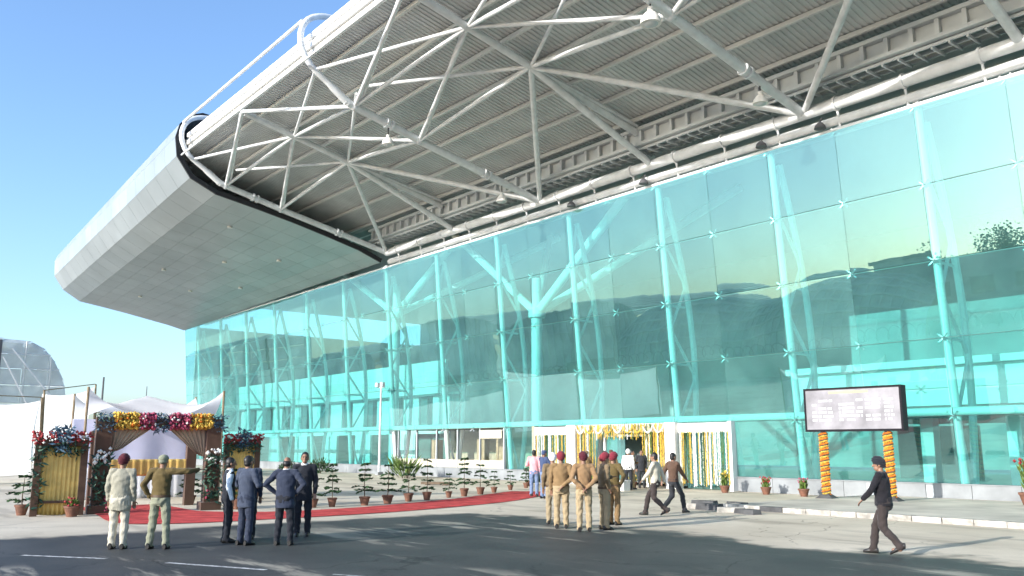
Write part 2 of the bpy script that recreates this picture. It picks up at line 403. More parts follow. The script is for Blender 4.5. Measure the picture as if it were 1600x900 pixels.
# round transom beam at door-head height and slim rods at the pane joints
xs_t = sorted([q for q in cols if q > XE] + [XE])
for i in range(len(xs_t) - 1):
    a, b = xs_t[i] + .02, xs_t[i + 1] - .02
    g = MB(); g.tube(gp(a, HTR, .22), gp(b, HTR, .22), .16, 14); g.build('transom_beam', 'steel_in', tb, True)
for z in rows[2:5]:
    g = MB(); g.tube(gp(XE, z, .12), gp(XR, z, .12), .022, 6); g.build('tie_rod', 'fitting', tb)
g = MB(); g.tube(gp(XE, HT + .06, .1), gp(XR, HT + .06, .1), .085, 10); g.build('head_rail', 'steel_in', tb, True)
# spider fittings at every pane corner
g = MB()
for x in joints:
    for z in rows[1:]:
        c = gp(x, z, .10)
        for sx in (-1, 1):
            for sz in (-1, 1):
                e = c + Vector((sx * .17, -.05, sz * .15)); g.tube(c, e, .022, 5); g.ell(e, (.045, .03, .045), 6, 4)
        g.ell(c, (.06, .07, .06), 6, 4)
tag(g.build('spider_fittings', 'fitting', tb, True), kind='stuff')

# stone plinth under the glass
pl = MB(); pl.box(((XE + -37.9) / 2, .06, .3), (-37.9 - XE, .5, .56)); pl.box(((XR - 24.4) / 2, .06, .3), (XR + 24.4, .5, .56))
plo = pl.build('plinth', 'plinth', tb)
x = XE
while x < XR - .1:
    w = 1.62
    if not (-38.2 < x + w / 2 < -24.2):
        b_ = MB(); b_.box((x + w / 2, -.215, .302), (w - .018, .05, .60)); b_.build('stone_slab', 'plinth', plo)
    x += w
for a, b in ((XE, -37.9), (-24.4, XR)):
    b_ = MB(); b_.box(((a + b) / 2, -.02, .603), (b - a, .5, .035)); b_.build('coping', 'plinth', plo)
for x in (-18.25, -15.95):
    b_ = MB(); b_.box((x, -.252, .30), (.26, .02, .5)); b_.build('vent', 'girder', plo)

# ---- canopy
TX = [-52.93 + 16.75 * k for k in range(0, 5)]                     # planes of the main trusses
AX = [TX[0] + 8.37 + 16.75 * k for k in range(0, 4)]               # top chords halfway between
N0 = (-13.0, 18.05); N1 = (-9.3, 17.15); N2 = (-1.3, 15.35)
def zc(y): return 18.28 - .235 * (y + 8.9)
def zd(y): return zc(y) + .42
for x in TX:
    b_ = MB(); b_.path([(x, N2[0], N2[1]), (x, N1[0], N1[1]), (x, N0[0], N0[1]), (x, -13.5, 18.2)], .19, 14)
    t_ = b_.build('truss_bottom_chord', 'steel', tb, True)
    pts = crs([(x, -13.3, 18.1), (x, -14.4, 18.85), (x, -15.35, 19.5), (x, -15.85, 20.3), (x, -15.9, 21.1), (x, -15.55, 21.75), (x, -14.9, 22.1), (x, -14.1, 22.2)], 4)
    b_ = MB(); b_.path(pts, [.19] * 4 + [.15] * (len(pts) - 4), 12); b_.build('curled_end', 'steel', t_, True)
    for y, z in (N0, N1, N2):
        b_ = MB(); b_.ell((x, y, z), (.24, .24, .24), 10, 6); b_.build('node', 'steel', t_, True)
    for y, dz in ((-5.2, 0), (-11.2, 0)):
        b_ = MB(); z = np.interp(y, [N0[0], N1[0], N2[0]], [N0[1], N1[1], N2[1]])
        d = (Vector((x, N2[0], N2[1])) - Vector((x, N1[0], N1[1]))).normalized(); c = Vector((x, y, z)); 
        b_.tube(c - d * .05, c + d * .05, .26, 14); b_.tube(c + d * .25, c + d * .35, .26, 14); b_.build('flange', 'steel', t_, True)
Mn = [(-15.35, zc(-15.35)), (-12.3, zc(-12.3)), (-8.9, zc(-8.9))]
for x in AX:
    b_ = MB(); b_.tube((x, -15.2, zc(-15.2)), (x, -2.3, zc(-2.3)), .17, 12); t_ = b_.build('truss_top_chord', 'steel', tb, True)
    b_ = MB(); b_.tube((x, Mn[2][0], Mn[2][1]), (x, N2[0], N2[1]), .17, 12); b_.build('raking_strut', 'steel', t_, True)
    b_ = MB(); b_.tube((x + .12, -8.6, Mn[2][1] - .1), (x + .12, N2[0] - .3, zc(-3)), .09, 10); b_.build('raking_strut', 'steel', t_, True)
    for s_ in (-1, 1):
        tx = x + s_ * 8.375
        def dg(a, b, r): b2 = MB(); b2.tube(a, b, r, 10); b2.build('diagonal', 'steel', t_, True)
        P = lambda i: (x, Mn[i][0], Mn[i][1]); Q = lambda q: (tx, q[0], q[1])
        dg(P(0), Q(N0), .10); dg(P(1), Q(N0), .10); dg(P(1), Q(N1), .10); dg(P(2), Q(N1), .11); dg(P(2), Q(N2), .14)
        if s_ < 0: dg((tx + .5, N0[0] + .1, N0[1] + .15), (x - .35, Mn[0][0] + .05, Mn[0][1]), .08); dg((tx + .45, N1[0], N1[1] + .1), (x - .3, Mn[1][0], Mn[1][1]), .08)
        b2 = MB(); b2.tube(P(1), (tx, -15.1, 19.35), .085, 10); b2.build('brace', 'steel', t_, True)
        b2 = MB(); b2.tube(P(2), (tx + s_ * -.6, -12.6, zc(-12.6) - .15), .085, 10); b2.build('brace', 'steel', t_, True)
# longitudinal pipes
RX0, RX1 = -53.6, 9.0
for y, z, r, xe in ((-15.82, 19.5, .055, RX1), (-15.85, 21.6, .085, TX[1])):
    b_ = MB(); b_.tube((RX0 + .6, y, z), (xe, y, z), r, 10); b_.build('edge_pipe', 'steel', tb, True)
b_ = MB(); b_.tube((TX[0], N2[0], N2[1]), (RX1, N2[0], N2[1]), .25, 14); rb = b_.build('ring_beam', 'steel', tb, True)
b_ = MB(); b_.tube((TX[0], N2[0] + .25, 14.72), (RX1, N2[0] + .25, 14.72), .19, 12); b_.build('lower_ring_beam', 'steel', rb, True)
x = TX[0] + 1.5
while x < RX1:
    b_ = MB(); b_.tube((x, N2[0], N2[1]), (x, N2[0] + .2, 14.4), .05, 8); b_.tube((x - .05, N2[0], N2[1]), (x + .05, N2[0], N2[1]), .31, 12); b_.build('hanger', 'steel', rb, True); x += 2.79
# corrugated roof deck
DX0 = -60.0
dk = MB(); x = DX0; prof = []
while x < RX1: prof += [(x, 0), (x + .10, 0), (x + .13, .05), (x + .22, .05)]; x += .25
ys_ = [-15.25, -8.5, -2.0]
vs = []
for (px, dz) in prof: vs += [(px, y, zd(y) + .12 + dz) for y in ys_]
fs = []
for i in range(len(prof) - 1):
    for k in range(2): a = i * 3 + k; fs.append((a, a + 1, a + 4, a + 3))
dk.add(vs, fs); deck = dk.build('roof_deck', 'deck', tb)
b_ = MB()
b_.hexa([(DX0, -15.25, zd(-15.25) + .25), (RX1, -15.25, zd(-15.25) + .25), (RX1, -2, zd(-2) + .25), (DX0, -2, zd(-2) + .25),
         (DX0, -15.25, zd(-15.25) + .75), (RX1, -15.25, zd(-15.25) + .75), (RX1, -2, zd(-2) + .75), (DX0, -2, zd(-2) + .75)])
b_.build('roof_sheet', 'fascia', deck)
y = -14.2
while y < -2.6:
    b_ = MB(); b_.box(((DX0 + RX1) / 2, y, zd(y) + .02), (RX1 - DX0, .13, .18)); b_.build('purlin', 'purlin', deck); y += 1.93
for y, z, d, h in ((-15.28, 20.55, .20, .26), (-15.18, 20.79, .12, .26), (-15.28, 21.02, .22, .24)):
    b_ = MB(); b_.box(((RX0 + RX1) / 2, y, z), (RX1 - RX0, d, h)); b_.build('fascia_strip', 'fascia' if d > .15 else 'girder', deck)
b_ = MB(); b_.box(((RX0 + RX1) / 2, -15.2, 20.28), (RX1 - RX0, .10, .42)); b_.build('fascia_strip', 'purlin', deck)
# ladder girder along the head of the wall
gy = -2.25
b_ = MB(); L_ = RX1 - RX0; cx = (RX1 + RX0) / 2
b_.box((cx, gy + .12, 16.42), (L_, .05, .9)); gd = b_.build('gutter_girder', 'girder', tb)
for z, h in ((16.86, .16), (16.10, .14)):
    b_ = MB(); b_.box((cx, gy - .02, z), (L_, .34, h)); b_.build('flange', 'girder', gd)
x = RX0 + .4; sm = MB().box((0, 0, 0), (.16, .2, .62)).mesh('stiffener'); sm.materials.append(M['girder'])
while x < RX1: link('stiffener', sm, gd, (x, gy - .02, 16.48)); x += .95
gr = MB(); x = RX0 + .3
while x < RX1: gr.box((x, gy + .55, 15.86), (.07, 1.0, .12)); x += .62
for yy in (.08, .55, 1.0): gr.box((cx, gy + yy, 15.93), (L_, .08, .1))
gr.build('walkway_grating', 'girder', gd)
# roof over the hall, ceiling and the hall itself
b_ = MB(); b_.box(((XE + XR) / 2 - 0, 14, 17.6), (XR - XE, 32, .5)); b_.build('hall_roof', 'ceil', tb)
b_ = MB(); b_.box(((XE + XR) / 2, .9, 16.2), (XR - XE, .12, 2.6)); b_.build('bulkhead', 'girder', tb)
b_ = MB(); b_.box(((XE + XR) / 2, 14.5, .18), (XR - XE - .2, 28, .06)); b_.build('hall_floor', 'floor_in', tb)
b_ = MB(); b_.box(((XE + XR) / 2, 28.8, 8.9), (XR - XE, .3, 17)); b_.build('back_wall', 'inner_grey', tb)
b_ = MB(); b_.box((XE - .1, 14.4, 7.4), (.3, 28.6, 14.4)); b_.build('end_wall', 'inner_grey', tb)
b_ = MB(); b_.box((XR + .3, 14.4, 7.4), (.3, 28.6, 14.4)); b_.build('end_wall', 'inner_grey', tb)
# upper-floor slab and white parapet on the right
b_ = MB(); b_.box((-9.8, 10, 3.28), (29, 13, .34)); b_.build('floor_slab', 'slab', tb)
b_ = MB(); b_.box((-9.8, 4.2, 4.36), (29, .2, 1.6)); pw = b_.build('parapet_wall', 'inner_white', tb)
b_ = MB(); b_.box((-9.8, 4.05, 5.3), (29.2, .6, .28)); b_.build('cornice', 'inner_white', pw)
b_ = MB(); b_.box((-9.8, 9.5, 6.9), (29, .2, 3.2)); b_.build('inner_wall', 'inner_grey', tb)
for x in (-18.7, -15.2, -9.5, -3):
    b_ = MB(); b_.box((x, 5.6, 1.6), (.55, .55, 3.0)); b_.build('inner_pillar', 'inner_white', tb)
for x0_, x1_ in ((-23.5, -19.5), (-17.5, -13)):
    b_ = MB(); b_.box(((x0_ + x1_) / 2, 12, 1.6), (x1_ - x0_, .3, 2.6)); b_.build('inner_counter_wall', 'slab', tb)
# rooms of the left half: white walls with dark framed openings
b_ = MB(); b_.box((-75, 5.0, 7.0), (41, .2, 2.6)); b_.build('inner_wall', 'inner_white', tb)
b_ = MB(); b_.box((-75, 5.3, 3.1), (41, .2, .5)); b_.build('inner_wall', 'inner_white', tb)
x = -94.5
while x < -56:
    b_ = MB(); b_.box((x + 1.5, 5.1, 4.55), (2.2, .2, 2.25)); b_.build('inner_wall', 'inner_white', tb)
    b_ = MB(); b_.box((x + 3.1, 5.25, 4.55), (.9, .1, 2.25)); b_.build('dark_opening', 'slab', tb)
    b_ = MB(); b_.box((x + 2.3, 4.8, 5.74), (4.2, .3, .16)); b_.build('floor_beam', 'slab', tb)
    x += 4.2
for x in (-92, -85, -79, -73, -67, -60):
    b_ = MB(); b_.box((x, 5.1, 1.5), (2.6, .2, 2.7)); b_.build('inner_wall', 'inner_white', tb)
# tree columns
for x, zt in ((-39.2, 9.4), (-55.2, 11.2)):
    b_ = MB(); b_.tube((x, .95, .1), (x, .95, zt), .33, 18); t_ = b_.build('tree_column', 'steel_in', tb, True)
    b_ = MB(); b_.tube((x, .95, zt - .05), (x, .95, zt + .5), .5, 18); b_.tube((x, .95, zt + .5), (x, .95, zt + 2.3), .28, 14); b_.build('column_head', 'steel_in', t_, True)
    for dx, yy, zz, r in ((9.6, 1.0, 16.8, .26), (-8.2, .6, 15.9, .24), (8.5, 9.5, 16.9, .24), (-8, 9, 16.9, .22)):
        b_ = MB(); b_.tube((x, .95, zt + .2), (x + dx, yy, zz), r, 14); b_.build('branch', 'steel_in', t_, True)
# shop front of the middle bays
sf = MB(); sf.box((-47.0, .05, .85), (11.8, .1, .5)); sfo = sf.build('shop_front', 'cream', tb)
for x in np.linspace(-52.9, -41.1, 6): 
    b_ = MB(); b_.box((x, .02, 1.8), (.08, .12, 2.4)); b_.build('frame_post', 'girder', sfo)
for i in range(5):
    x = -52.9 + 2.36 * i
    b_ = MB(); b_.box((x + 1.18, .06, 2.03), (2.2, .016, 1.8)); b_.build('shop_pane', 'clear_glass', sfo)
b_ = MB(); b_.box((-42.4, .0, 2.62), (2.2, .06, .5)); b_.build('sign_panel', 'cream', sfo)
b_ = MB(); b_.box((-47, 4.5, 1.6), (12, .2, 2.9)); b_.build('shop_back_wall', 'cream', sfo)
b_ = MB(); b_.box((-47, 2.4, 3.05), (12, 4.6, .12)); b_.build('shop_ceiling', 'slab', sfo)
for x in (-50.5, -45.3, -43.3): 
    b_ = MB(); b_.box((x, 1.6, 1.4), (.8, .4, 1.9)); b_.build('shop_cabinet', 'tan', sfo)

# ---- entrance portal
ep = MB(); ep.box((-34.55, -.45, 1.5), (.66, .5, 3.0)); epo = ep.build('entrance_pillar', 'white', tb)
b_ = MB(); b_.box((-27.75, -.45, 1.5), (.62, .5, 3.0)); b_.build('entrance_pillar', 'white', tb)
b_ = MB(); b_.box((-24.5, -.35, 1.5), (.2, .3, 3.0)); b_.build('entrance_pillar', 'steel_in', tb)
b_ = MB(); b_.box((-37.85, -.35, 1.5), (.2, .3, 3.0)); b_.build('entrance_pillar', 'tan', tb)
for a, b, z in ((-37.75, -34.88, 2.72), (-34.2, -28.08, 2.78), (-27.42, -24.6, 2.74)):
    b_ = MB(); b_.box(((a + b) / 2, -.40, z), (b - a, .2, .42)); b_.build('entrance_lintel', 'white', tb)
for a, b in ((-37.7, -36.3), (-36.3, -34.9), (-27.4, -26.0), (-26.0, -24.6)):
    b_ = MB(); b_.box(((a + b) / 2, .02, 1.28), (b - a - .06, .02, 2.5)); b_.build('entrance_glass', 'glass', tb)
    b_ = MB(); b_.box((b, .02, 1.28), (.07, .08, 2.5)); b_.build('entrance_mullion', 'steel_in', tb)
# door frame, leaves and dark vestibule
for x in (-32.6, -29.7): 
    b_ = MB(); b_.box((x, -.1, 1.2), (.12, .14, 2.4)); b_.build('door_frame', 'white', tb)
b_ = MB(); b_.box((-31.15, -.1, 2.45), (3.02, .14, .12)); b_.build('door_frame', 'white', tb)
b_ = MB(); b_.box((-31.9, -.06, 1.2), (1.3, .03, 2.35)); b_.build('door_leaf', 'glass', tb)
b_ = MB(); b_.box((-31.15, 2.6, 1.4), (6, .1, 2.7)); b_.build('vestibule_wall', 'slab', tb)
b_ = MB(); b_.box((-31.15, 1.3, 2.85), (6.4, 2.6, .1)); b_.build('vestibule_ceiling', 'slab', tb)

# ---- the clad end of the canopy
near = [(-13.6, 22.65), (-14.5, 22.72), (-15.3, 22.4), (-15.85, 21.7), (-16.06, 20.8), (-15.9, 19.6), (-15.0, 18.35), (-13.35, 17.6)]
soff_n = [(-10.6, 17.10), (-7.85, 16.55), (-5.4, 15.98), (-3.1, 15.4), (-1.35, 14.75)]
far = [(-12.2, 21.2), (-13.0, 21.3), (-13.7, 21.2), (-14.15, 20.75), (-14.4, 20.1), (-14.3, 18.6), (-13.4, 17.3), (-11.8, 16.3)]
soff_f = [(-9.4, 15.9), (-7.2, 15.5), (-5.0, 15.05), (-3.0, 14.65), (-1.25, 14.2)]
near = near + soff_n; far = far + soff_f; XN, XF = -53.75, -95.7
def refine(sec):
    out = []
    for i in range(len(sec) - 1):
        out.append(sec[i])
        if i >= 7: out.append(((sec[i][0] + sec[i + 1][0]) / 2, (sec[i][1] + sec[i + 1][1]) / 2))
    return out + [sec[-1]]
near, far = refine(near), refine(far)
def pod(i, t, inset=0.):
    y = near[i][0] + (far[i][0] - near[i][0]) * t; z = near[i][1] + (far[i][1] - near[i][1]) * t
    # the soffit edge sags gently towards the middle
    a = near[max(i - 1, 0)]; b = near[min(i + 1, len(near) - 1)]
    dy, dz = b[0] - a[0], b[1] - a[1]; q = math.hypot(dy, dz); ny, nz = dz / q, -dy / q      # towards the inside
    return (XN + (XF - XN) * t, y - dz / q * inset, z + dy / q * inset)
NP = len(near); NS = 17
pe = MB(); vs = []; fs = []
NB = 12
for k in range(NB + 1):
    for i in range(NP): vs.append(pod(i, k / NB, .07))
for k in range(NB):
    for i in range(NP - 1): a = k * NP + i; fs.append((a, a + 1, a + NP + 1, a + NP))
fs.append(tuple(NB * NP + i for i in range(NP)))
M['shell'] = mat('shell_grey', (.16, .18, .185), .6)
pe.add(vs, fs); po = pe.build('canopy_end_shell', 'shell', tb)
M['alu2'] = mat('aluminium_panel_pale', (.385, .425, .435), .34, .3, .10, .35, 0)
for k in range(NS):
    for i in range(NP - 1):
        t0, t1 = (k + .004) / NS, (k + 1 - .004) / NS
        P = [Vector(pod(i, t0)), Vector(pod(i + 1, t0)), Vector(pod(i + 1, t1)), Vector(pod(i, t1))]
        c = sum(P, Vector()) / 4
        e = (P[1] - P[0]).normalized() * .007
        P = [P[0] + e, P[1] - e, P[2] - e, P[3] + e]
        Pi = [Vector(pod(i, t0, .04)) + e, Vector(pod(i + 1, t0, .04)) - e, Vector(pod(i + 1, t1, .04)) - e, Vector(pod(i, t1, .04)) + e]
        b_ = MB(); b_.hexa(Pi + P); b_.build('cladding_panel', random.choice(('alu', 'alu', 'alu2')), po)
# rim, closing wall and downlights of the clad end
rim = MB()
for i in range(NP - 1):
    A = [Vector(pod(i, 0, -.01)), Vector(pod(i + 1, 0, -.01)), Vector(pod(i + 1, 0, .30)), Vector(pod(i, 0, .30))]
    rim.hexa([A[0], A[1], A[2], A[3]] + [p + Vector((.12, 0, 0)) for p in A])
rim.build('end_rim', 'dark', po)
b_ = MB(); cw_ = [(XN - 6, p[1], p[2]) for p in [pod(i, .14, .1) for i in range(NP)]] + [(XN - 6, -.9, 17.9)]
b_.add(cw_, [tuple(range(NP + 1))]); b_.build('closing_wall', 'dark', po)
b_ = MB(); A = [pod(0, 0), pod(0, 1)]
b_.hexa([(XN, A[0][1], A[0][2] - .3), (XF, A[1][1], A[1][2] - .3), (XF, -.8, 17.3), (XN, -.8, 17.3), (XN, A[0][1], A[0][2] - .02), (XF, A[1][1], A[1][2] - .02), (XF, -.8, 17.7), (XN, -.8, 17.7)]); b_.build('roof_sheet', 'fascia', po)
for i, t in ((9, .12), (11, .32), (13, .2), (9, .5), (12, .6), (10, .78), (14, .45)):
    p = Vector(pod(i, t)); b_ = MB(); b_.tube(p - Vector((0, 0, .06)), p + Vector((0, 0, .05)), .16, 14); b_.tube(p - Vector((0, 0, .10)), p - Vector((0, 0, .055)), .19, 14); b_.build('downlight', 'white', po, True)

# ------------------------------------------------------------------ pendant floodlights under the canopy
def pendant(loc, top, label, s=1.):
    e = empty('pendant_lamp', loc, 0, label, 'lamp', 'lamps hanging under the canopy')
    b_ = MB(); b_.tube((0, 0, .25 * s), (0, 0, top - loc[2]), .025, 8); b_.build('drop_rod', 'black', e, True)
    b_ = MB(); b_.loft([[(r * s * math.cos(a), r * s * math.sin(a), z * s) for a in np.linspace(0, 2 * math.pi, 17)[:-1]] for r, z in ((.30, -.22), (.27, -.05), (.16, .1), (.09, .14), (.09, .28))]); b_.build('lamp_shade', 'white', e, True)
    b_ = MB(); b_.ell((0, 0, -.2 * s), (.22 * s, .22 * s, .1 * s), 12, 6); b_.build('lens', 'girder', e, True)
pendant((-36.2, -11.1, 16.75), 17.55, 'white bell lamp hanging from the middle truss near its curled end')
pendant((-36.2, -4.0, 15.1), 15.9, 'white bell lamp hanging low near the wall below the middle truss')
pendant((-19.43, -4.2, 15.3), 15.95, 'white bell lamp hanging from the right truss above the glass')
pendant((-19.43, -10.4, 16.75), 17.4, 'large dark-lensed bell lamp at the top edge of the photo', 1.25)
for n, x, lb in ((1, cols[4] , 'small dark floodlight clamped to the glass head, nearest the right edge'), (2, -18.6, 'small dark floodlight on the glass head right of the bell lamp'), (3, -33.4, 'small dark floodlight on the glass head above the entrance'), (4, -28.2, 'small dark floodlight on the glass head between two truss feet')):
    e = empty('head_floodlight', (x, -1.5, 14.62), 0, lb, 'lamp', 'floodlights on the glass head')
    b_ = MB(); b_.tube((0, 0, .05), (0, .15, .3), .03, 8); b_.build('bracket', 'pipe_dark', e)
    b_ = MB(); b_.loft([[(r * math.cos(a), r * math.sin(a), z) for a in np.linspace(0, 2 * math.pi, 13)[:-1]] for r, z in ((.24, -.18), (.2, -.05), (.08, .08))]); b_.build('lamp_shade', 'pipe_dark', e, True)

# tall slim lamp post in front of the left glass
e = empty('lamp_post', (-53.2, -1.3, 0), 0, 'slim pale lamp post with floodlights in front of the left glass', 'lamp post')
b_ = MB(); b_.tube((0, 0, 0), (0, 0, 6.0), .09, 10, .06); b_.build('post', 'steel', e, True)
b_ = MB(); b_.box((0, 0, .1), (.4, .4, .2)); b_.build('base', 'plinth', e)
b_ = MB(); b_.tube((-.4, 0, 5.9), (.4, 0, 5.9), .035, 8); b_.build('cross_arm', 'steel', e)
for dx in (-.34, .34):
    b_ = MB(); b_.box((dx, -.1, 6.08), (.3, .22, .28)); b_.build('floodlight', 'steel', e)

# ------------------------------------------------------------------ flower garlands of the entrance
def strand(mb, x, y, z0, z1, r):
    z = z0
    while z > z1:
        mb.oct((x + random.uniform(-.012, .012), y + random.uniform(-.012, .012), z), r); z -= r * 1.35
def curtain(xa, xb, n, y, z0, z1, pal, label, gap=None, swag=False):
    e = empty('garland_curtain', ((xa + xb) / 2, y, 0), 0, label, 'garlands', 'marigold curtains of the entrance'); cx = (xa + xb) / 2
    for i in range(n):
        x = xa + (xb - xa) * (i + .5) / n + random.uniform(-.05, .05)
        zz = z1 + random.uniform(0, .2)
        if gap and gap[0] < x < gap[1]: zz = z0 - random.uniform(.45, .75)
        b_ = MB(); strand(b_, x - cx, random.uniform(-.05, .05), z0, zz, random.uniform(.034, .048)); b_.build('garland_strand', random.choice(pal), e)
    if swag:
        m = 9
        for i in range(m):
            b_ = MB(); w = (xb - xa) / m; xo = xa + w * i - cx
            for k in range(15): t = k / 14; b_.oct((xo + w * t, -.09 + random.uniform(-.01, .01), z0 - .05 - .34 * (1 - (2 * t - 1) ** 2)), .055)
            b_.build('garland_swag', random.choice(('f_yellow', 'f_yellow', 'f_white')), e)
curtain(-34.15, -28.1, 80, -.62, 2.95, .12, ('f_yellow', 'f_yellow', 'f_yellow', 'f_yellow', 'leaf2', 'f_white'), 'dense yellow marigold garland curtain around the open entrance door', (-32.75, -29.55), True)
curtain(-37.7, -34.95, 28, -.56, 2.5, .25, ('f_white', 'f_white', 'f_yellow', 'leaf2', 'f_white'), 'pale green garland strands hanging left of the entrance door')
curtain(-27.35, -24.55, 28, -.56, 2.55, .12, ('f_white', 'f_yellow', 'f_white', 'f_yellow', 'f_white', 'leaf2'), 'mixed white yellow and green garland strands right of the entrance door')
e = MB(); e.box((0, 0, .2), (.55, .4, .4)); e.box((0, 0, .42), (.6, .45, .05)); o = e.build('white_pedestal', 'white'); o.location = (-27.9, -3.7, 0); tag(o, 'small white block standing on the ground before the entrance', 'block')

# ------------------------------------------------------------------ flight board on garlanded posts
bA, bB = Vector((-18.15, -3.5, .12)), Vector((-16.0, -3.1, .12))
ang = math.atan2(.10, 1)
fb = empty('flight_board', (-16.8, -3.55, .12), ang, 'grey flight information board raised on two marigold-wrapped posts', 'sign board')
for sx in (-1.18, 1.12):
    b_ = MB(); b_.box((sx, .06, 1.16), (.13, .13, 2.32)); p_ = b_.build('post', 'pipe_dark', fb)
    b_ = MB(); b_.hexa([(sx - .32, -.2, 0), (sx + .32, -.2, 0), (sx + .32, .32, 0), (sx - .32, .32, 0), (sx - .1, -.04, .16), (sx + .1, -.04, .16), (sx + .1, .16, .16), (sx - .1, .16, .16)]); b_.build('foot', 'kerb_b', p_)
    for j, (mt, ph) in enumerate((('f_orange', 0), ('f_yellow', math.pi), ('bark', math.pi / 2))):
        b_ = MB(); n_ = 150
        for k in range(n_):
            t = k / n_; a = t * 2 * math.pi * 12 + ph; b_.oct((sx + .12 * math.cos(a), .06 + .12 * math.sin(a), .12 + 2.15 * t), .055)
        b_.build('garland', mt, p_)
b_ = MB()
for c, d in (((0, .08, 2.34), (3.5, .40, .07)), ((0, .08, 3.80), (3.5, .40, .07)), ((-1.715, .08, 3.07), (.07, .40, 1.4)), ((1.715, .08, 3.07), (.07, .40, 1.4)), ((0, .24, 3.07), (3.4, .06, 1.42))): b_.box(c, d)
fr = b_.build('frame', 'black', fb)
M['screen'] = mat('led_screen', (.24, .23, .245), .3, 0, .35, 1.6, .06, 6)
M['led'] = mat('led_text', (.50, .49, .51), .5); M['led_y'] = mat('led_yellow', (.75, .62, .2), .5)
b_ = MB(); b_.box((0, -.08, 3.07), (3.36, .04, 1.38)); b_.build('screen', 'screen', fb)
b_ = MB()
for r_ in range(6):
    z = 3.38 - .135 * r_
    for c0, c1 in ((-1.45, -1.25), (-1.2, -.68), (-.45, .12), (.18, .42), (.5, 1.05), (1.15, 1.5)):
        if random.random() < .12: continue
        x = c0
        while x < c1 - .04:
            w = random.uniform(.035, .055)
            if random.random() > .1: b_.box((x + w / 2, -.103, z), (w, .005, .075))
            x += w + .012
tag(b_.build('text_rows', 'led', fb), kind='stuff')
b_ = MB(); x = -.8
while x < .55: w = random.uniform(.05, .07); b_.box((x + w / 2, -.103, 3.66), (w, .005, .07)); x += w + .016
tag(b_.build('text_header', 'led_y', fb), kind='stuff')

# ------------------------------------------------------------------ potted plants
def fir(h, seed, tiers):
    random.seed(seed); e = empty('potted_sapling')
    b_ = MB(); ring = lambda r, z: [(r * math.cos(a), r * math.sin(a), z) for a in np.linspace(0, 2 * math.pi, 15)[:-1]]
    b_.loft([ring(.11, 0), ring(.165, .24), ring(.185, .245), ring(.185, .30), ring(.155, .30), ring(.15, .26)]); b_.build('pot', 'pot', e, True)
    b_ = MB(); b_.loft([ring(.155, .2), ring(.152, .268)]); b_.build('soil', 'soil', e)
    b_ = MB(); b_.path([(0, 0, .25), (.02, 0, h * .5), (0, .01, h)], [.018, .014, .006], 7); b_.build('stem', 'bark', e, True)
    f_ = MB()
    for k in range(tiers):
        t = k / max(1, tiers - 1); z = .45 + (h - .5) * t; L = (.44 - .3 * t) * random.uniform(.7, 1.2); n_ = random.choice((3, 4, 5)); z += random.uniform(-.05, .05); ph = random.uniform(0, 6)
        for j in range(n_):
            a = ph + 2 * math.pi * j / n_ + random.uniform(-.25, .25); d = Vector((math.cos(a), math.sin(a), random.uniform(-.05, .45))); LL = L * random.uniform(.55, 1.2)
            pts = [Vector((0, 0, z)) + d * LL * s_ + Vector((0, 0, -.3 * LL * s_ * s_)) for s_ in (0, .35, .7, 1)]
            f_.path(pts, [.008, .007, .006, .003], 4)
            for q in range(26):
                s_ = random.uniform(.15, 1); p = Vector((0, 0, z)) + d * LL * s_ + Vector((0, 0, -.3 * LL * s_ * s_))
                sd = Vector((-d.y, d.x, random.uniform(-.3, .5))) * random.choice((-1, 1)) + d * .7
                f_.leaf(p, sd, random.uniform(.08, .15), .024)
    f_.build('foliage', 'leaf', e); return e
protos = [fir(1.5, 3, 5), fir(1.35, 5, 5), fir(1.1, 8, 4), fir(1.45, 13, 6), fir(1.25, 17, 4)]
spots = [(-26.4, -19.15, 0, .92), (-26.35, -18.5, 3, .95), (-26.3, -17.35, 3, 1.0), (-26.6, -16.3, 1, 1.05), (-27.2, -15.1, 4, .95), (-27.4, -14.2, 0, 1.08), (-28.2, -12.7, 2, .8),
         (-28.6, -11.7, 3, 1.0), (-29.3, -10.4, 4, 1.0), (-30.1, -9.1, 2, .75), (-31.4, -7.2, 2, .8), (-32.5, -5.4, 2, .8), (-27.2, -21.3, 2, 1.15), (-28.6, -27.0, 2, 1.0), (-30.6, -21.6, 2, 1.0), (-33.8, -4.2, 1, .8)]
words = ['potted fir sapling standing nearest the two dark suits by the carpet', 'second potted fir sapling along the carpet from the dark suits', 'third potted fir sapling along the carpet from the dark suits', 'fourth potted fir sapling along the carpet from the dark suits',
         'fifth potted fir sapling along the carpet from the dark suits', 'tall thin fir sapling in pot, sixth along the carpet', 'short potted sapling, seventh along the carpet from the dark suits', 'tall potted fir sapling, eighth along the carpet',
         'potted sapling, ninth along the carpet from the dark suits', 'small potted sapling, tenth along the carpet', 'small potted sapling, eleventh along the carpet', 'small pot beside the man in the pink shirt, last along the carpet',
         'potted fir at the right foot of the flower gate', 'potted fir in front of the left gold curtain panel', 'potted fir inside the flower gate behind the carpet', 'bushy sapling behind the man in the pink shirt']
used = set(); random.seed(11)
for (x, y, k, s_), w_ in zip(spots, words):
    o = protos[k] if k not in used else copy_tree(protos[k]); used.add(k)
    o.location = (x, y, 0); o.rotation_euler = (0, 0, random.uniform(0, 6)); o.scale = (s_ * random.uniform(.85, 1.1), s_ * random.uniform(.85, 1.1), s_ * random.uniform(.9, 1.1)); tag(o, w_, 'potted plant', 'potted saplings')
